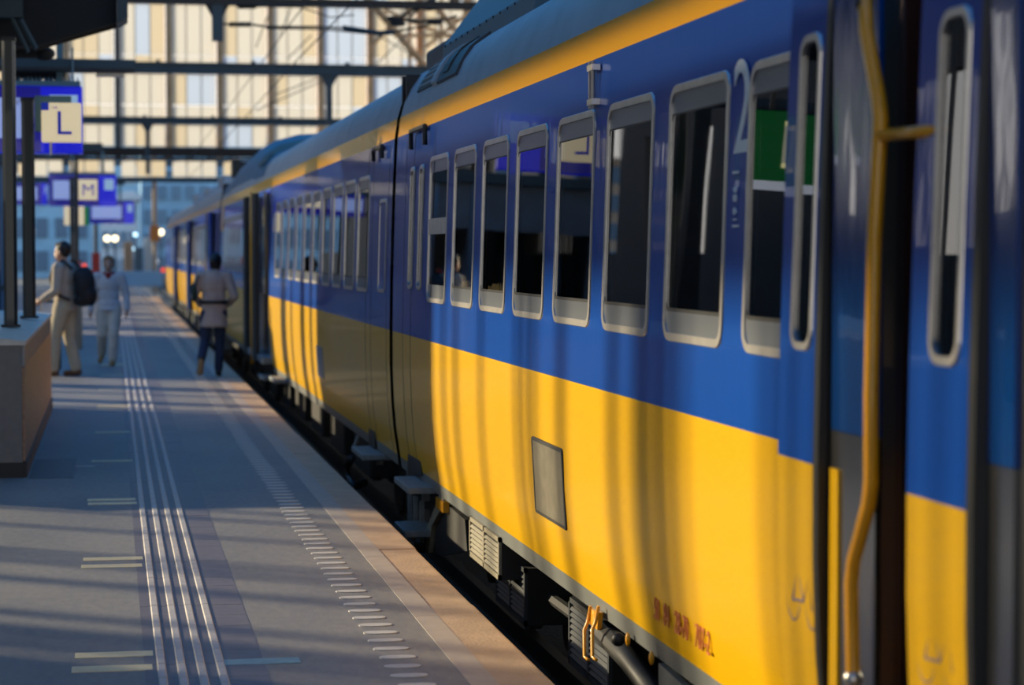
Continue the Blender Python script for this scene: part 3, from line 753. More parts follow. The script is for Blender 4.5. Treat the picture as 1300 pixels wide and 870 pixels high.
plate(hump, [(291, 246), (297, 236), (299, 252), (293, 258)], 2.10, .02, 'cab_side_window', 'rubber')
cw = MB()
for y, k in ((31.2, .12), (32.4, .50)):
    k += .03; cw.v += [(a_[0]*(1-k)+b_[0]*k-.03, y, a_[1]*(1-k)+b_[1]*k+.02) for a_, b_ in list(zip(low, shape))[1:-1]]
mm = nn-2; cw.f = [(j, j+1, mm+j+1, mm+j) for j in range(mm-1)]
cw.build('cab_window', 'rubber', hump, smooth=True)
skin('end_stripe', 'stripe_paint', carB, 2.05, 2.6, YB1-1.4, YB1-.5, off=-.006)
MB().box(2.45, 2*TC-2.45, YB0+.2, YB1-.4, -.35, .12).build('underframe', 'underframe', carB)
bogie(carB, YB0+3.4); bogie(carB, YB1-4)
s1 = step(carB, 453, 572, .8, .25); bracket(carB, 478, 566, 590)
MB().tube([atX(446, 582, 1.98), atX(441, 590, 1.98), atX(442, 608, 1.98), atX(452, 618, 2.0), atX(462, 612, 2.1)], .035, 8).build('brake_hose', 'dark_steel', carB, smooth=True)
MB().tube([atX(449, 570, 2.04), atX(455, 553, 2.08)], .018, 6).build('step_stay', 'step_grey', carB)
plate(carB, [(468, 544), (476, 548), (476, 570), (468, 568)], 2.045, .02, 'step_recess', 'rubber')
for px in (330, 345): step(carB, px, 477+(px-330)*.2, .9, .2)
for k in range(6):
    y = 19+k*2.2; MB().box(2.2, 2.6, y, y+1.3, -.3, .1).build('equipment_box', 'underframe', carB, bevel=.02)
# --- car C, the next unit
carC = empty('train_carriage', (TC, 58, -.8), 'farthest train carriage, out of focus, coupled behind the cab hump', 'train carriage')
YC0 = YB1+.5; YC1 = 84.0
wyC = [YC0+5+pitch*k for k in range(26) if k not in (9, 10, 11, 20, 21)]
shell(carC, YC0, YC1, [hole(y, y+ww) for y in wyC])
for y in wyC: window(carC, y, y+ww)
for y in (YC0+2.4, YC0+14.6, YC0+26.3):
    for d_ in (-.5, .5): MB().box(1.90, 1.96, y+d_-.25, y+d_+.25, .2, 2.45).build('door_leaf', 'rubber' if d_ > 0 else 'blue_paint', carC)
    MB().box(1.97, 2.02, y-.6, y+.6, .2, 2.45).build('doorway', 'interior_brown', carC)
    skin('gold_streak', 'stripe_paint', carC, ZG+.1, 2.3, y+1.0, y+2.6, off=-.006)  # orange patches painted for gold streaks of reflected light
MB().box(2.45, 2*TC-2.45, YC0+.2, YC1-.4, -.35, .12).build('underframe', 'underframe', carC)
bogie(carC, YC0+4); bogie(carC, YC0+20); bogie(carC, YC0+33)
for y, h_ in ((YC0+1.0, .35), (YC0+8, .3), (YC0+16, .25), (YC0+24, .3)): MB().box(2.5, 4.2, y, y+2.2, 3.05, 3.1+h_).build('roof_unit', 'roof_paint', carC, bevel=.05)
MB().box(2.3, 2.9, YC0+.3, YC0+.8, 3.1, 3.4).build('roof_horn', 'rubber', carC)
for k in range(14):
    MB().box(2.0, 2.3, YC0+1+k*2.4, YC0+1.5+k*2.4, -.25, .08).build('step_board', 'step_grey' if k % 2 else 'skirt_grey', carC)
# ================================================================== PLATFORM FURNITURE
# stair parapet
g = gnd(28, 607); gf = gnd(68.5, 518)
PX = (g.x+gf.x)/2; PY0, PY1 = g.y, gf.y; ZP = 1.045
par = empty('stair_parapet', (PX-1, (PY0+PY1)/2, 0), 'grey stair parapet with pale coping and mosaic side at the left edge', 'parapet')
MB().box(PX-2.6, PX-.02, PY0+.012, PY1, .115, ZP-.06).build('core', 'parapet_grey', par)
MB().box(PX-2.6, PX-.018, PY0, PY0+.03, .115, ZP-.05).build('end_panel', 'parapet_grey', par)
MB().box(PX-2.6, PX, PY0+.01, PY1, 0, .115).build('plinth', 'plinth_black', par)
MB().box(PX-.02, PX+.012, PY0+.03, PY1, 0.0, .115).build('side_plinth', 'plinth_brown', par)
npan = 6
for i in range(npan):
    y0_, y1_ = PY0+.03+(PY1-PY0-.03)*i/npan, PY0+.03+(PY1-PY0-.03)*(i+1)/npan
    MB().box(PX-.02, PX, y0_+.003, y1_-.003, .12, .82).build('mosaic_panel', 'mosaic', par)
nsl = 60
slat = MB().box(-.02, .004, 0, (PY1-PY0)/nsl*.7, .828, ZP-.065).build('slat', 'strip_grey', par); slat.location = (PX, PY0+.03, 0)
for i in range(1, nsl-1): inst(slat, par, (PX, PY0+.03+(PY1-PY0)/nsl*i, 0))
MB().prism([(PX-2.62, ZP-.0), (PX-2.62, ZP-.06), (PX+.012, ZP-.06), (PX+.012, ZP-.03), (PX-.25, ZP), ], PY0-.01, PY1+.01).build('coping', 'coping_stone', par)
# posts on the coping
def hpost(px, pxw, pybase, pytop, label):
    y = (H-ZP)/((pybase-VY)/F)*1.0
    c = atY(px, pytop, y); w = pxw*y/F/2
    e = empty('steel_post', (c.x, y, ZP), label, 'post', 'dark posts on the stair parapet')
    MB().prism([(c.x-w, y-w*.55), (c.x-w*.55, y-w), (c.x+w*.55, y-w), (c.x+w, y-w*.55), (c.x+w, y+w), (c.x-w, y+w)], ZP, c.z, 'z').build('shaft', 'post_green', e)
    MB().box(c.x-w*1.4, c.x+w*1.4, y-w*1.4, y+w*1.4, ZP-.001, ZP+.02).build('base_plate', 'dark_steel', e)
    MB().box(c.x-w*1.08, c.x+w*1.08, y-w*1.08, y+w*1.08, c.z, c.z+.03).build('cap', 'dark_steel', e)
    return e, y, c.x, w
e1, yp1, xp1, wp1 = hpost(10.5, 16.5, 413, 52, 'taller dark steel post nearest on the parapet, at the left edge')
e2, yp2, xp2, wp2 = hpost(35, 15.5, 402, 128, 'shorter dark steel post carrying the lit L sign')
# L sign
def lbox(name, letter, px, py, w, Y, label, small=True):
    c = atY(px, py, Y); s_ = w/2*Y/F
    e = empty(name, (c.x, Y, c.z-s_), label, 'sign')
    MB().box(c.x-s_, c.x+s_, Y-.10, Y+.10, c.z-s_, c.z+s_).build('light_box', 'lightbox', e, bevel=.008)
    text('letter', letter, s_*1.75, 'letter_blue', e, (c.x+s_*.12, Y-.105, c.z-s_*.1))
    if small:
        MB().box(c.x-s_, c.x-s_*.62, Y-.106, Y-.098, c.z+s_*.6, c.z+s_).build('corner_square', 'letter_blue', e)
        text('small_caption', 'via', s_*.26, 'letter_blue', e, (c.x-s_*.32, Y-.105, c.z+s_*.76))
    return e, c, s_
YL = yp2-.25
eL, cL, sL = lbox('letter_sign', 'L', 78, 156, 48, YL, 'square lit cream sign with blue letter L')
a, b = atY(45, 123, YL+.2), atY(91, 168, YL+.2)
MB().box(a.x, b.x, YL+.02, YL+.2, b.z, a.z).build('mounting_box', 'sign_teal', eL)
MB().tube([(cL.x-.1, YL, cL.z-sL), (cL.x-.1, YL, cL.z-sL-.12)], .012, 6).build('cable_end', 'coping_stone', eL)
# departure displays
def display(px0, px1, py0, py1, Y, label, txt=None, split=.66, detail=True):
    a, b = atY(px0, py0, Y), atY(px1, py1, Y)
    e = empty('departure_display', ((a.x+b.x)/2, Y, b.z), label, 'display', 'blue departure displays over the platform')
    xs = a.x+(b.x-a.x)*split; hh = a.z-b.z; ww_ = b.x-a.x
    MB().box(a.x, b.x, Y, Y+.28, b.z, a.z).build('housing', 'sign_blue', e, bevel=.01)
    MB().box(a.x+.01, xs, Y-.006, Y+.001, b.z+.01, a.z-.01).build('panel', 'sign_deep', e)
    MB().box(a.x+ww_*.06, xs-ww_*.06, Y-.012, Y-.005, b.z+hh*.22, a.z-hh*.18).build('screen', 'sign_white', e)
    MB().box(xs+ww_*.08, b.x-ww_*.04, Y-.012, Y+.001, b.z+hh*.52, a.z-hh*.13).build('clock_panel', 'sign_pale', e)
    rf_ = MB().box(a.x, b.x-.02, Y-.02, Y+.3, a.z, a.z+hh*.08); rf_ = rf_.build('top_cover', 'sign_teal', e)
    if detail:
        mb = MB(); k = a.x
        while k < b.x-.05: mb.box(k, k+.012, Y, Y+.25, a.z+hh*.08, a.z+hh*.13); k += .045
        mb.build('bird_spikes', 'sign_teal', e)
    for q in ((.35, .8) if detail else (.2, .7)):
        x = a.x+ww_*q
        MB().box(x-.035, x+.035, Y+.1, Y+.17, a.z+hh*.08, a.z+hh*.08+.55).build('hanger', 'sign_teal', e)
    if Y > 40:
        xb = -.075*Y; MB().box(xb, b.x-ww_*.2, Y+.06, Y+.2, a.z+hh*.08+.55, a.z+hh*.08+.75).build('support_beam', 'beam_teal', e); MB().box(xb-.2, xb, Y+.03, Y+.23, 0, a.z+hh*.08+.75).build('support_column', 'post_green', e)
    for i_, w_ in enumerate((txt or '').split()): text('screen_text', w_, hh*.13, 'blue_print', e, (a.x+ww_*(.40+.125*i_), Y-.013, a.z-hh*.25))
    return e, a, b
eD, aD, bD = display(-40, 105, 108, 195, 25.0, 'large blue departure display hanging behind the L sign', 'YOIV Gvd', .63)
display(62, 148, 222, 262, 57.0, 'mid-distance blue departure display behind the M sign', None, .74, True)
display(113, 170, 256, 284, 82.0, 'farthest small blue departure display with pale screen', None, .78, False)
display(-20, 60, 232, 260, 70.0, 'pale violet display half hidden behind the parapet posts', None, .9, False)
eM, cM, sM = lbox('letter_sign', 'M', 110.5, 241, 25, 52.0, 'smaller lit cream sign with letter M on dark post', False)
# M-sign post
c = atY(91.5, 225, 52.0)
eP = empty('sign_post', (c.x, 52, 0), 'slim dark post beside the M sign, behind the backpack wearer', 'post')
MB().box(c.x-.06, c.x+.06, 51.94, 52.06, 0, c.z).build('shaft', 'post_green', eP)
MB().box(c.x, cM.x-sM-.004, 51.97, 52.03, cM.z-.04, cM.z+.04).build('sign_arm', 'post_green', eP)
MB().box(c.x-.15, c.x+.15, 51.85, 52.15, 0, .05).build('base_plate', 'dark_steel', eP)
# beam under the canopy that carries the display
a, b = atY(-80, 73, 25.1), atY(172, 92, 25.1)
eB = empty('cantilever_beam', (-2, 25.1, 0), 'dark teal horizontal beam above the large blue display', 'beam')
MB().box(a.x-3.2, b.x, 25.0, 25.25, b.z+.03, a.z).build('beam', 'beam_teal', eB)
MB().box(a.x-3.2, b.x-.02, 24.98, 25.27, b.z, b.z+.035).build('bottom_flange', 'dark_steel', eB)
MB().box(a.x-3.2, a.x-2.95, 25.0, 25.25, 0, b.z+.03).build('column', 'post_green', eB)
q0, q1 = atY(122, 92, 25.0), atY(158, 92, 25.0)
MB().box(q0.x, q1.x, 25.05, 25.2, q0.z-.035, q0.z).build('strip_lamp', 'coping_stone', eB)
q = atY(92, 60, 24.95); MB().tube([(q.x, 24.97, q.z), (q.x, 24.97, q.z-.35)], .012, 6).build('hanger_rod', 'sign_teal', eB)
for px in (20, 34, 48, 62, 74): MB().ball(atY(px, 94, 25.4), .085, 10, 6).build('loudspeaker', 'canopy_black', eB, smooth=True)
# green exit sign hanging left of the frame edge (seen in the carriage glass)
YE = 17.3
eX = empty('exit_sign', (-1.55, YE, 2.45), 'green exit sign with cream frame hanging beside the stair', 'sign')
MB().box(-2.1, -1.0, YE, YE+.15, 2.45, 3.02).build('housing', 'exit_green', eX, bevel=.01)
for (x0_, x1_, z0_, z1_) in ((-1.6, -1.3, 2.90, 2.94), (-1.6, -1.3, 2.56, 2.60), (-1.6, -1.56, 2.56, 2.94), (-1.34, -1.3, 2.56, 2.94)):
    MB().box(x0_, x1_, YE-.006, YE, z0_, z1_).build('frame_line', 'exit_cream', eX)
MB().box(-2.1, -1.0, YE+.0, YE+.15, 2.38, 2.45).build('light_strip', 'lamp_white', eX)
for x in (-1.9, -1.2): MB().tube([(x, YE+.07, 3.0), (x, YE+.07, 4.49)], .02, 6).build('hanger', 'post_green', eX)
# second small green sign far away
a, b = atY(101, 259, 74), atY(113, 286, 74)
eG = empty('exit_sign', (a.x, 74, b.z), 'tiny green and cream sign left of the farthest display', 'sign')
MB().box(a.x+.15, b.x, 74, 74.2, b.z, a.z).build('green_panel', 'exit_green', eG)
MB().box(a.x-.5, a.x+.14, 74, 74.2, b.z, a.z).build('cream_panel', 'lightbox', eG)
MB().box(-6, b.x, 74.05, 74.2, a.z, a.z+.12).build('arm', 'post_green', eG); MB().box(-6.2, -6, 74, 74.25, 0, a.z+.12).build('column', 'post_green', eG)
# kiosk behind the parapet
kx = atY(75, 300, 42).x
eK = empty('lift_shelter', (kx-2, 43, 0), 'dark blue-grey lift shelter behind the parapet at far left', 'shelter')
MB().box(kx-4.2, kx-1.0, 42.0, 46, 0, 3.3).build('body', 'kiosk_panel', eK)
for i in range(4):
    x = kx-1.0-i*.8; MB().box(x-.07, x, 41.92, 42.0, 0, 3.3).build('mullion', 'far_dark', eK)
    MB().box(x-.72, x-.08, 41.97, 42.0, .5, 2.4).build('pane', 'tinted_glass', eK)
MB().box(kx-4.4, kx-.9, 41.8, 46.2, 3.3, 3.5).build('roof', 'beam_teal', eK)
MB().box(kx-4.2, kx-1.0, 41.9, 42.0, .95, 1.05).build('rail', 'beam_teal', eK)
# column behind the backpack man, sunlight on its base painted as tan
c = gnd(99, 443)
eT = empty('platform_column', (c.x, c.y, 0), 'slim platform column with sunlit tan base behind the backpack wearer', 'column')
MB().box(c.x-.075, c.x+.075, c.y-.1, c.y+.1, 0, 1.2).build('sunlit_base', 'sunlit_tan', eT, bevel=.01)
MB().box(c.x-.03, c.x+.03, c.y-.03, c.y+.03, 1.2, 3.6).build('shaft', 'post_green', eT)
# red-tipped signal post
for (px, pyb, pyt, Y, lab) in ((121.5, 336, 284, 76.0, 'thin red-footed post under the farthest display'),):
    a, b = atY(px, pyt, Y), atY(px, pyb, Y)
    e = empty('signal_post', (a.x, Y, 0), lab, 'post')
    MB().tube([(a.x, Y, 0), (a.x, Y, a.z)], .06, 8).build('shaft', 'girder_brown', e)
    MB().box(a.x-.14, a.x+.14, Y-.1, Y+.1, b.z-.3, b.z+.4).build('red_box', 'red_paint', e)
# ---- overhead line gantries
ZGa = 6.3
def gantry(py_c, th, label, drop_px=None, drop=1.2, m='beam_teal'):
    Y = (ZGa-H)*F/(VY-py_c)
    e = empty('overhead_gantry', (0, Y, ZGa), label, 'gantry', 'catenary gantries across the tracks')
    t_ = th*Y/F/2
    MB().box(-7.2, 16, Y-.14, Y+.14, ZGa-t_, ZGa+t_).build('beam', m, e)
    MB().box(-7.2, 16, Y-.2, Y+.2, ZGa+t_, ZGa+t_+.03).build('top_flange', m, e)
    for x in (-7.0, 15.8): MB().box(x-.18, x+.18, Y-.18, Y+.18, -1.0, ZGa).build('column', m, e)
    k = -6.0
    while k < 15: MB().box(k-.05, k+.05, Y-.16, Y+.16, ZGa+t_+.03, ZGa+t_+.09).build('bolt_plate', m, e); k += 2.4
    if drop_px:
        p = atY(drop_px, py_c, Y); w = .07
        MB().box(p.x-w, p.x+w, Y-.08, Y+.08, ZGa-drop, ZGa-t_).build('drop_post', m, e)
        MB().prism([(p.x-w*3.2, ZGa-t_), (p.x+w*3.2, ZGa-t_), (p.x+w, ZGa-t_-.28), (p.x-w, ZGa-t_-.28)], Y-.07, Y+.07).build('gusset', m, e)
        return e, Y, p.x
    return e, Y, 0
g1 = gantry(7, 6, 'nearest overhead line gantry, its beam along the top edge', 276, .72, 'dark_steel')
g2 = gantry(91, 12, 'thick dark teal gantry beam crossing the glazed wall', 418, 1.4)
g3 = gantry(156, 7, 'thin gantry beam below the thick teal one', 187, 1.9)
g4 = gantry(197, 8, 'lowest farthest gantry beam in front of the lattice girder', None, 0, 'girder_brown')
g5 = gantry(210, 4, 'faint gantry beam under the lattice girder above the far platform', None, 0, 'beam_teal')
MB().box(g1[2]-.10, g1[2]+.10, g1[1]-.1, g1[1]+.1, atY(276, 52, g1[1]).z, ZGa+.6).build('drop_post', 'beam_teal', g1[0])
# registration arms, insulators and wires
Y1 = g1[1]
ar = g1[0]
def P1(px, py): return atY(px, py, Y1-.05)
MB().tube([P1(282, 30), P1(292, 31)], .02, 6).build('arm_end', 'wire', ar)
for (pa_, pb_, py) in ((291, 318, 31), (303, 325, 8)):
    mb = MB(); n_ = 7
    for k in range(n_):
        c = P1(pa_+(pb_-pa_)*(k+.5)/n_, py); mb.ball(c, .055, 10, 6, (.6, 1, 1))
    mb.tube([P1(pa_-3, py), P1(pb_+4, py)], .02, 6); mb.build('insulator', 'wire', ar, smooth=True)
MB().tube([P1(318, 31), P1(340, 34), P1(405, 34), P1(440, 36), P1(470, 41), P1(500, 40), P1(535, 34), P1(580, 20)], .022, 6).build('steady_arm', 'wire', ar)
MB().tube([P1(338, 36), P1(405, 37), P1(440, 40), P1(470, 43)], .016, 6).build('steady_arm', 'wire', ar)
MB().tube([P1(435, 35), P1(480, 42), P1(500, 41)], .05, 6).build('arm_sleeve', 'beam_teal', ar)
MB().tube([P1(325, 8), P1(380, 9), P1(420, 22), P1(450, 19)], .012, 5).build('dropper', 'wire', ar)
cl = MB()
for c_ in ((500, 24), (530, 6), (545, 10), (552, 28), (505, 30)): cl.ball(P1(*c_), .10, 8, 5, (1.6, 1, .6))
cl.tube([P1(500, 24), P1(535, 28), P1(560, 26)], .03, 6); cl.tube([P1(505, 24), P1(548, 0)], .03, 6); cl.tube([P1(520, 22), P1(552, -6)], .025, 6)
cl.build('clamp_cluster', 'wire', ar)
for i, (zw, xw, lab) in enumerate(((5.2, TC, 'thin contact wire above the train roofs'), (5.9, TC-.1, 'thin catenary wire above the contact wire'))):
    tag(MB().tube([(xw, -8, zw), (xw, 40, zw), (xw+.2, 80, zw), (xw+.3, 110.5, zw)], .011, 5).build('overhead_wire', 'wire'), lab, 'wire', 'overhead wires')
mb_ = [((340, 20), (325, 60)), ((372, 4), (355, 45)), ((395, 45), (365, 75)), ((480, 80), (520, 40)), ((480, 45), (520, 68)), ((350, 120), (440, 85)), ((325, 140), (420, 98))]
for i, (a_, b_) in enumerate(mb_):
    MB().tube([atY(*a_, g3[1]), atY(*b_, g3[1]+4)], .022, 5).build('cross_wire', 'wire', g3[0])
# ================================================================== BEYOND THE HALL
def building(x0, x1, Y, z1, m, label, nx, nz, wm='far_dark', dpt=12, base=-.4):
    e = empty('distant_building', ((x0+x1)/2, Y, base), label, 'building', 'bluish buildings beyond the station')
    MB().box(x0, x1, Y, Y+dpt, base, z1).build('wall', m, e)
    dx, dz = (x1-x0)/nx, (z1-base)/nz
    wme = MB().box(0, dx*.62, -.12, .02, 0, dz*.6).mesh('window'); wme.materials.append(MATS[wm])
    for i in range(nx):
        for j in range(nz):
            o = link('window', wme, wm, e); o.location = (x0+dx*(i+.19), Y, base+dz*(j+.25))
    MB().box(x0-.3, x1+.3, Y-.4, Y+dpt, z1, z1+.4).build('roof_edge', m, e)
    return e
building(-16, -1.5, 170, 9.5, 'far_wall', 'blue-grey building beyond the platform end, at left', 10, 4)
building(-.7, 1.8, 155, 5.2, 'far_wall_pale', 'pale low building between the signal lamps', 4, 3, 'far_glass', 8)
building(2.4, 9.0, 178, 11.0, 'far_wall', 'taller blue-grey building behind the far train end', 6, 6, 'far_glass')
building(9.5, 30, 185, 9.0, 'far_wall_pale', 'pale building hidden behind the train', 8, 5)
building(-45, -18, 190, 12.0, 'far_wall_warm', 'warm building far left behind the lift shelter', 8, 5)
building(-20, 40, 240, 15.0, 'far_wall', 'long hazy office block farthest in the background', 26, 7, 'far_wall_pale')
# pale blue barrier across the platform end
a, b = atY(158, 347, 107), atY(206, 361, 107)
tag(MB().prism([(a.x-.2, 0), (b.x, 0), (b.x, .62), (b.x-.15, .72), (a.x-.05, .72), (a.x-.2, .62)], 106.6, 107.2).build('end_barrier', 'barrier_blue', bevel=.03), 'pale blue low barrier across the far platform end', 'barrier')
def lamp(px, py, Y, r, m, label, foot=-.4, nm='signal_lamp'):
    c = atY(px, py, Y)
    e = empty(nm, (c.x, Y, foot), label, 'lamp', 'distant lamps')
    MB().tube([(c.x, Y+.1, foot), (c.x, Y+.1, c.z+r)], .06, 6).build('pole', 'far_dark', e)
    MB().ball(c, r, 12, 8).build('globe', m, e, smooth=True)
    MB().box(c.x-r, c.x+r, Y+.02, Y+r, c.z+r*.9, c.z+r*1.15).build('hood', 'far_dark', e)
lamp(136, 303, 118, .16, 'lamp_warm', 'left of the twin warm white lamps over the woman')
lamp(146, 303, 118, .16, 'lamp_warm', 'right of the twin warm white lamps over the woman')
lamp(204, 295, 120, .17, 'lamp_warm', 'warm lamp close to the far train end')
lamp(172, 298, 125, .12, 'lamp_blue', 'pale blue lamp above the barrier')
lamp(168, 316, 125, .11, 'lamp_blue', 'lower pale blue lamp above the barrier')
lamp(196, 332, 128, .22, 'lamp_white', 'low white lamp right above the barrier')
lamp(207, 343, 119, .12, 'lamp_red', 'small red lamp at the foot of the far train')
lamp(107, 338, 119, .14, 'lamp_red', 'small red lamp left of the woman')
c = atY(196, 240, 116)
e = empty('catenary_mast', (c.x, 116, 0), 'pale slender mast rising beyond the platform end', 'mast')
MB().tube([(c.x, 116, -.5), (c.x, 116, 9)], .12, 8).build('shaft', 'far_wall_warm', e)
MB().box(c.x-.25, c.x+.25, 115.8, 116, 2.2, 3.0).build('signal_head', 'orange_paint', e)
MB().box(c.x-.15, c.x+1.8, 115.9, 116.0, 5.6, 5.75).build('bracket_arm', 'far_dark', e)
for i, (px, w, z1_, m, lab) in enumerate(((176, .22, 1.9, 'far_dark', 'dark cabinet left above the barrier'), (189, .26, 2.4, 'far_wall_pale', 'pale cabinet above the barrier'), (163, .24, 2.2, 'far_wall_warm', 'warm cabinet above the barrier, farthest left'))):
    c = atY(px, 330, 121); e = empty('track_cabinet', (c.x, 121, -.35), lab, 'cabinet', 'cabinets beyond the barrier')
    MB().box(c.x-w, c.x+w, 121, 121.6, -.35, z1_).build('body', m, e, bevel=.03); MB().box(c.x-w*.8, c.x-.02, 120.97, 121, -.1, z1_-.2).build('door', m, e); MB().box(c.x+.02, c.x+w*.8, 120.97, 121, -.1, z1_-.2).build('door', m, e)
c = gnd(207, 385); 
# ================================================================== PEOPLE
def capsule(mb, p0, r0, p1, r1, n=12):
    p0, p1 = Vector(p0), Vector(p1); d = p1-p0; L = d.length
    if L < 1e-6: d = Vector((0, 0, 1)); L = 1e-6
    d = d.normalized(); up = Vector((0, 0, 1)) if abs(d.z) < .9 else Vector((0, 1, 0))
    a = d.cross(up).normalized(); b = a.cross(d); base = len(mb.v); rings = []
    for k in range(1, 5): t = R(90*k/4); rings.append((p0-d*r0*math.cos(t), r0*math.sin(t)))
    for k in range(0, 4): t = R(90*k/4); rings.append((p1+d*r1*math.sin(t), r1*math.cos(t)))
    for c, r in rings:
        for k in range(n): t = 2*math.pi*k/n; mb.v.append(tuple(c+a*math.cos(t)*r+b*math.sin(t)*r))
    for i in range(len(rings)-1):
        for k in range(n): q = base+i*n; mb.f.append((q+k, q+(k+1) % n, q+n+(k+1) % n, q+n+k))
    t0 = len(mb.v); mb.v.append(tuple(p0-d*r0)); mb.v.append(tuple(p1+d*r1)); q = base+(len(rings)-1)*n
    for k in range(n): mb.f.append((t0, base+(k+1) % n, base+k)); mb.f.append((t0+1, q+k, q+(k+1) % n))
def blob(mb, c, r, sc): mb.ball(c, r, 14, 9, sc)
def limb(mb, pts, rs):
    for (a, b, ra, rb) in zip(pts, pts[1:], rs, rs[1:]): capsule(mb, a, ra, b, rb)
def xf(mb, loc, ang, s):
    c, n_ = math.cos(ang), math.sin(ang)
    mb.v = [(loc[0]+s*(x*c-y*n_), loc[1]+s*(x*n_+y*c), loc[2]+s*z) for x, y, z in mb.v]; return mb
def remesh(o, vox, it=6):
    r = o.modifiers.new('remesh', 'REMESH'); r.mode = 'VOXEL'; r.voxel_size = vox; r.use_smooth_shade = True
    sm = o.modifiers.new('smooth', 'SMOOTH'); sm.factor = .5; sm.iterations = it
    return o
def hand(mb, w, e, curl=.5, side=1):
    w, e = Vector(w), Vector(e); d = (w-e).normalized(); lat = d.cross(Vector((0, 1, 0)))
    lat = lat.normalized() if lat.length > .1 else Vector((1, 0, 0)); fwd = lat.cross(d).normalized()
    pc = w+d*.05; capsule(mb, w, .024, pc, .032)
    for i, ln in enumerate((.055, .065, .06, .045)):
        o_ = fwd*(.026-.0175*i); a = w+d*.075+o_; k1 = a+d*ln*.55+lat*(-side)*ln*.25*curl; k2 = k1+d*ln*.4+lat*(-side)*ln*.6*curl
        limb(mb, [w+d*.04+o_*.8, a, k1, k2], [.013, .0105, .0095, .0085])
    a = w+d*.025+fwd*.026; limb(mb, [w+d*.01+fwd*.015, a+fwd*.015, a+d*.035+fwd*.022], [.015, .012, .010])
def person(name, loc, ang, height, J, cols, label, hair='short', coat=0, extras=None, legs='loose', turn=0):
    s = height/1.75
    e = empty(name, loc, label, 'person')
    head = Vector(J['head']); neck = Vector(J['neck']); hip = Vector(J['hip'])
    def rt(v):
        x, y, z = v; c, n_ = math.cos(turn), math.sin(turn); return (head.x+x*c-y*n_, head.y+x*n_+y*c, head.z+z)
    b = MB()
    # body: head with face, neck, trunk, limbs, hands, feet
    blob(b, rt((0, -.005, .03)), .1, (.78, .95, 1.12)); blob(b, rt((0, .03, -.045)), .075, (.82, .85, 1.0))
    limb(b, [rt((0, .085, .015)), rt((0, .108, -.025))], [.012, .016]); blob(b, rt((0, .088, -.062)), .022, (1.2, .5, .35)); blob(b, rt((0, .088, -.074)), .02, (1.1, .5, .35))
    for sd in (-1, 1): blob(b, rt((sd*.032, .084, .018)), .013, (1.2, .6, .8)); blob(b, rt((sd*.08, -.005, -.005)), .026, (.4, .7, 1.2))
    limb(b, [neck+Vector((0, -.01, -.04)), Vector(rt((0, -.015, -.05)))], [.06, .052])
    chest = neck+(hip-neck)*.33
    blob(b, chest, .16, (1.0, .68, 1.25)); blob(b, neck+(hip-neck)*.7, .145, (.95, .68, 1.1)); blob(b, hip, .15, (1.08, .75, .8))
    for sd in 'LR':
        sh, el, wr = (Vector(J[k+sd]) for k in ('sh', 'el', 'wr')); limb(b, [neck+Vector((0, 0, -.06)), sh, el, wr], [.06, .058, .044, .03]); hand(b, wr, el, .5, 1 if sd == 'R' else -1)
        hp_, kn, an, to = (Vector(J[k+sd]) for k in ('hp', 'kn', 'an', 'to')); limb(b, [hp_, kn, an], [.088, .058, .042]); limb(b, [an+Vector((0, 0, -.03)), to], [.04, .032])
    remesh(xf(b, loc, ang, s).build('body', cols['skin'], e), .011*s, 3)
    # top
    t = MB(); infl = .022
    blob(t, chest, .16+infl, (1.03, .72, 1.2)); blob(t, neck+(hip-neck)*.68, .15+infl, (1.0, .74, 1.15)); blob(t, hip+Vector((0, 0, .03)), .155+infl, (1.05, .78, .8))
    blob(t, neck+Vector((0, 0, -.055)), .075, (1.15, .9, .7))
    for sd in 'LR':
        sh, el, wr = (Vector(J[k+sd]) for k in ('sh', 'el', 'wr')); limb(t, [neck+Vector((0, 0, -.07)), sh, el, wr+(el-wr)*.12], [.07, .078, .062, .052])
    if coat:
        nc = 20; base = len(t.v)
        prof = [(0, .165, .125), (-coat*.5, .185, .145), (-coat, .20, .16), (-coat-.012, .19, .15)]
        for dz, rx, ry in prof:
            for k in range(nc): t.v.append((hip.x+rx*math.cos(2*math.pi*k/nc), hip.y+ry*math.sin(2*math.pi*k/nc), hip.z+dz))
        for i in range(len(prof)-1):
            for k in range(nc): t.f.append((base+i*nc+k, base+i*nc+(k+1) % nc, base+(i+1)*nc+(k+1) % nc, base+(i+1)*nc+k))
        t.f.append(tuple(base+k for k in range(nc))); t.f.append(tuple(base+(len(prof)-1)*nc+k for k in range(nc))[::-1])
    remesh(xf(t, loc, ang, s).build('top', cols['top'], e), .012*s, 5)
    # trousers and shoes
    q = MB(); blob(q, hip+Vector((0, 0, -.03)), .16, (1.05, .76, .75))
    k_ = 1.22 if legs == 'loose' else 1.02
    for sd in 'LR':
        hp_, kn, an = (Vector(J[k+sd]) for k in ('hp', 'kn', 'an')); limb(q, [hp_, kn, an+(kn-an)*.06], [.1*k_, .07*k_, .062*k_])
    remesh(xf(q, loc, ang, s).build('trousers', cols['trousers'], e), .012*s, 5)
    for sd in 'LR':
        h_ = MB(); an, to = Vector(J['an'+sd]), Vector(J['to'+sd]); d = (to-an); d.normalize()
        dn = Vector(J.get('dn'+sd, (0, 0, -1)))
        limb(h_, [an+dn*.03, an+dn*.045-d*.03, to], [.052, .048, .042]); blob(h_, to-d*.02, .045, (1.05, 1.3, .8))
        remesh(xf(h_, loc, ang, s).build('shoe', cols['shoe'], e), .010*s, 3)
    # hair
    g_ = MB(); blob(g_, rt((0, -.022, .052)), .103, (.86, .98, 1.02))
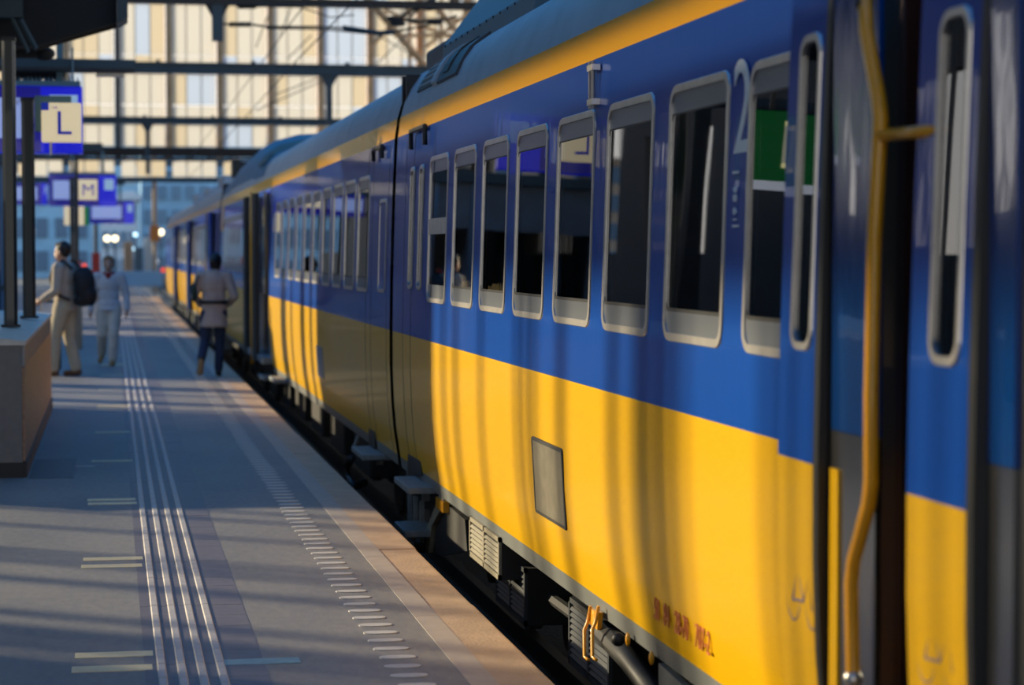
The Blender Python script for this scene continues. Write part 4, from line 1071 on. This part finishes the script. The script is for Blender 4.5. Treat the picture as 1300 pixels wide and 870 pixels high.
    if hair == 'bun': blob(g_, rt((0, -.11, .03)), .06, (1, 1, 1)); blob(g_, rt((0, -.05, -.02)), .085, (.9, .8, .9))
    elif hair == 'tied': blob(g_, rt((0, -.05, .0)), .09, (.95, .8, 1.0)); blob(g_, rt((0, .04, .105)), .06, (1.3, .8, .5))
    else: blob(g_, rt((0, -.045, .01)), .085, (.95, .75, .95)); blob(g_, rt((0, .045, .105)), .055, (1.3, .9, .5))
    remesh(xf(g_, loc, ang, s).build('hair', cols['hair'], e), .009*s, 3)
    return e, s
mat('skin_light', (.46, .26, .18), .5); mat('skin_dark', (.16, .085, .055), .5)
mat('hair_black', (.010, .008, .008), .5); mat('hair_blond', (.24, .135, .06), .6)
mat('jacket_beige', (.44, .38, .30), .9, noise=.1, nscale=12, bump=.01, bscale=9); mat('trouser_cream', (.46, .40, .28), .9, noise=.08, nscale=10, bump=.01, bscale=8)
mat('leather_brown', (.16, .07, .03), .5); mat('pack_black', (.008, .009, .012), .7, bump=.004, bscale=20)
mat('sweat_grey', (.55, .53, .54), .9, noise=.1, nscale=10, bump=.01, bscale=8); mat('trouser_pale', (.60, .53, .45), .9, noise=.08, nscale=10, bump=.01, bscale=8); mat('shoe_tan', (.36, .21, .08), .6)
mat('scarf_red', (.28, .02, .02), .9); mat('tunic_taupe', (.40, .33, .29), .9, noise=.1, nscale=10, bump=.012, bscale=8); mat('denim_dark', (.016, .028, .065), .85, noise=.15, nscale=20); mat('shoe_black', (.012, .011, .010), .5); mat('sole_tan', (.30, .20, .10), .7); mat('belt_black', (.008, .008, .008), .5); mat('bag_green', (.006, .03, .022), .5)
def joints(**k):
    J = dict(head=(0, .02, 1.62), neck=(0, 0, 1.48), hip=(0, 0, .95), shL=(-.19, 0, 1.42), shR=(.19, 0, 1.42), elL=(-.25, -.03, 1.13), elR=(.25, -.03, 1.13), wrL=(-.25, .06, .88), wrR=(.25, .06, .88),
             hpL=(-.09, 0, .90), hpR=(.09, 0, .90), knL=(-.10, .02, .50), knR=(.10, .02, .50), anL=(-.10, -.02, .09), anR=(.10, -.02, .09), toL=(-.11, .15, .035), toR=(.11, .15, .035))
    J.update(k); return J
# backpack wearer, seen from the right-hand side and a little from behind, holding the suitcase handle
gl = gnd(84, 478)
J = joints(elR=(.26, -.02, 1.12), wrR=(.22, .26, 1.06), elL=(-.24, 0, 1.12), wrL=(-.22, .22, 1.0), knL=(-.10, .10, .52), anL=(-.10, .13, .09), toL=(-.11, .30, .035), knR=(.10, .0, .50), anR=(.10, -.10, .09), toR=(.11, .06, .035), head=(0, .045, 1.615))
m1, s1_ = person('person', (gl.x, gl.y, 0), R(62), 1.80, J, dict(skin='skin_light', top='jacket_beige', trousers='trouser_cream', shoe='leather_brown', hair='hair_black'), 'standing person in beige jacket and cream trousers with a black backpack', 'short', .08)
def local(loc, ang, s, p):
    c, n_ = math.cos(ang), math.sin(ang); return Vector((loc[0]+s*(p[0]*c-p[1]*n_), loc[1]+s*(p[0]*n_+p[1]*c), loc[2]+s*p[2]))
bk = MB(); blob(bk, (0, -.29, 1.18), .2, (.82, .62, 1.3)); blob(bk, (0, -.36, 1.06), .13, (1.0, .6, 1.1)); blob(bk, (0, -.25, 1.3), .15, (1.0, .7, .9)); blob(bk, (0, -.26, 1.0), .15, (1.05, .75, .6))
eBk = empty('backpack', local((gl.x, gl.y, 0), R(62), s1_, (0, -.27, .95)), 'black rounded backpack worn by the person in beige', 'backpack')
remesh(xf(bk, (gl.x, gl.y, 0), R(62), s1_).build('bag', 'pack_black', eBk), .012, 5)
for sd in (-1, 1):
    st = MB(); st.tube([(sd*.12, -.17, 1.40), (sd*.13, -.04, 1.515), (sd*.135, .10, 1.44), (sd*.16, .135, 1.28), (sd*.19, .05, 1.08), (sd*.17, -.16, 1.0)], .020, 8)
    xf(st, (gl.x, gl.y, 0), R(62), s1_).build('strap', 'pack_black', eBk, smooth=True)
st = MB(); st.tube([(-.03, -.2, 1.46), (-.03, -.22, 1.51), (.03, -.22, 1.51), (.03, -.2, 1.46)], .01, 6); xf(st, (gl.x, gl.y, 0), R(62), s1_).build('carry_loop', 'red_paint', eBk, smooth=True)
# suitcase
hw = local((gl.x, gl.y, 0), R(62), s1_, (-.02, .34, 1.0))
sx, sy = gnd(74, 470).x-.05, gl.y+.35
eS = empty('suitcase', (sx, sy, 0), 'black suitcase standing between parapet and person in beige', 'suitcase')
MB().box(sx-.2, sx+.12, sy-.14, sy+.14, .06, .52).build('shell', 'pack_black', eS, bevel=.04)
for dx in (-.14, .07):
    MB().tube([(sx+dx-.015, sy, .035), (sx+dx+.015, sy, .035)], .035, 12).build('wheel', 'rubber', eS)
    MB().tube([(sx+dx, sy, .5), (sx+dx, sy, 1.0)], .010, 6).build('handle_rod', 'aluminium', eS)
MB().tube([(sx-.15, sy, 1.0), (sx+.08, sy, 1.0)], .014, 8).build('handle', 'pack_black', eS)
# walking woman, towards the camera
gl = gnd(139, 464)
J = joints(elL=(-.27, -.02, 1.13), wrL=(-.28, .08, .87), elR=(.27, -.05, 1.13), wrR=(.29, .0, .86), knL=(-.08, .14, .52), anL=(-.06, .14, .09), toL=(-.06, .30, .04), knR=(.11, .03, .50), anR=(.14, -.28, .18), toR=(.16, -.18, .06), head=(0, .03, 1.61))
w1, s_ = person('person', (gl.x, gl.y, 0), R(176), 1.61, J, dict(skin='skin_light', top='sweat_grey', trousers='trouser_pale', shoe='shoe_tan', hair='hair_blond'), 'person in pale grey sweatshirt and red scarf walking towards the camera', 'tied', .06)
sc_ = MB(); n_ = 16
sc_.tube([(.075*math.cos(2*math.pi*k/n_), .01+.075*math.sin(2*math.pi*k/n_), 1.475+.02*math.sin(2*math.pi*k/n_)*-1) for k in range(n_+1)], .028, 8)
blob(sc_, (0, .10, 1.43), .05, (.9, .5, 1.2)); xf(sc_, (gl.x, gl.y, 0), R(176), s_).build('scarf', 'scarf_red', w1, smooth=True)
# walker at the train, away from the camera
gl = gnd(272, 478)
J = joints(elL=(-.27, .02, 1.14), wrL=(-.20, .20, 1.02), elR=(.29, -.05, 1.14), wrR=(.20, .16, 1.02), knL=(-.13, -.02, .50), anL=(-.17, -.34, .26), toL=(-.19, -.30, .10), knR=(.08, .05, .50), anR=(.06, .02, .09), toR=(.06, .18, .035), head=(.03, .06, 1.60), dnL=(0, -.6, -.6))
w2_, s_ = person('person', (gl.x, gl.y, 0), R(-4), 1.66, J, dict(skin='skin_dark', top='tunic_taupe', trousers='denim_dark', shoe='shoe_black', hair='hair_black'), 'person in belted taupe tunic and dark jeans walking beside the train', 'bun', .24, legs='slim', turn=R(-18))
L0 = (gl.x, gl.y, 0)
bl = MB(); bl.tube([(.180*math.cos(2*math.pi*k/20), .142*math.sin(2*math.pi*k/20), 1.05) for k in range(21)], .024, 8); xf(bl, L0, R(-4), s_).build('belt', 'belt_black', w2_, smooth=True)
so_ = MB(); limb(so_, [(-.17, -.385, .25), (-.19, -.36, .08)], [.04, .05]); xf(so_, L0, R(-4), s_).build('shoe_sole', 'sole_tan', w2_, smooth=True)
bg_ = MB(); blob(bg_, (-.27, .02, 1.2), .14, (.35, .8, 1.0))
eBag = empty('shoulder_bag', local(L0, R(-4), s_, (-.27, .02, 1.05)), 'dark green shoulder bag under the arm of the walker in taupe', 'bag')
xf(bg_, L0, R(-4), s_).build('bag_body', 'bag_green', eBag, smooth=True)
st = MB(); st.tube([(-.26, -.1, 1.25), (-.22, -.09, 1.40), (-.17, 0, 1.49), (-.22, .09, 1.40), (-.26, .1, 1.25)], .014, 6); xf(st, L0, R(-4), s_).build('strap', 'bag_green', eBag, smooth=True)
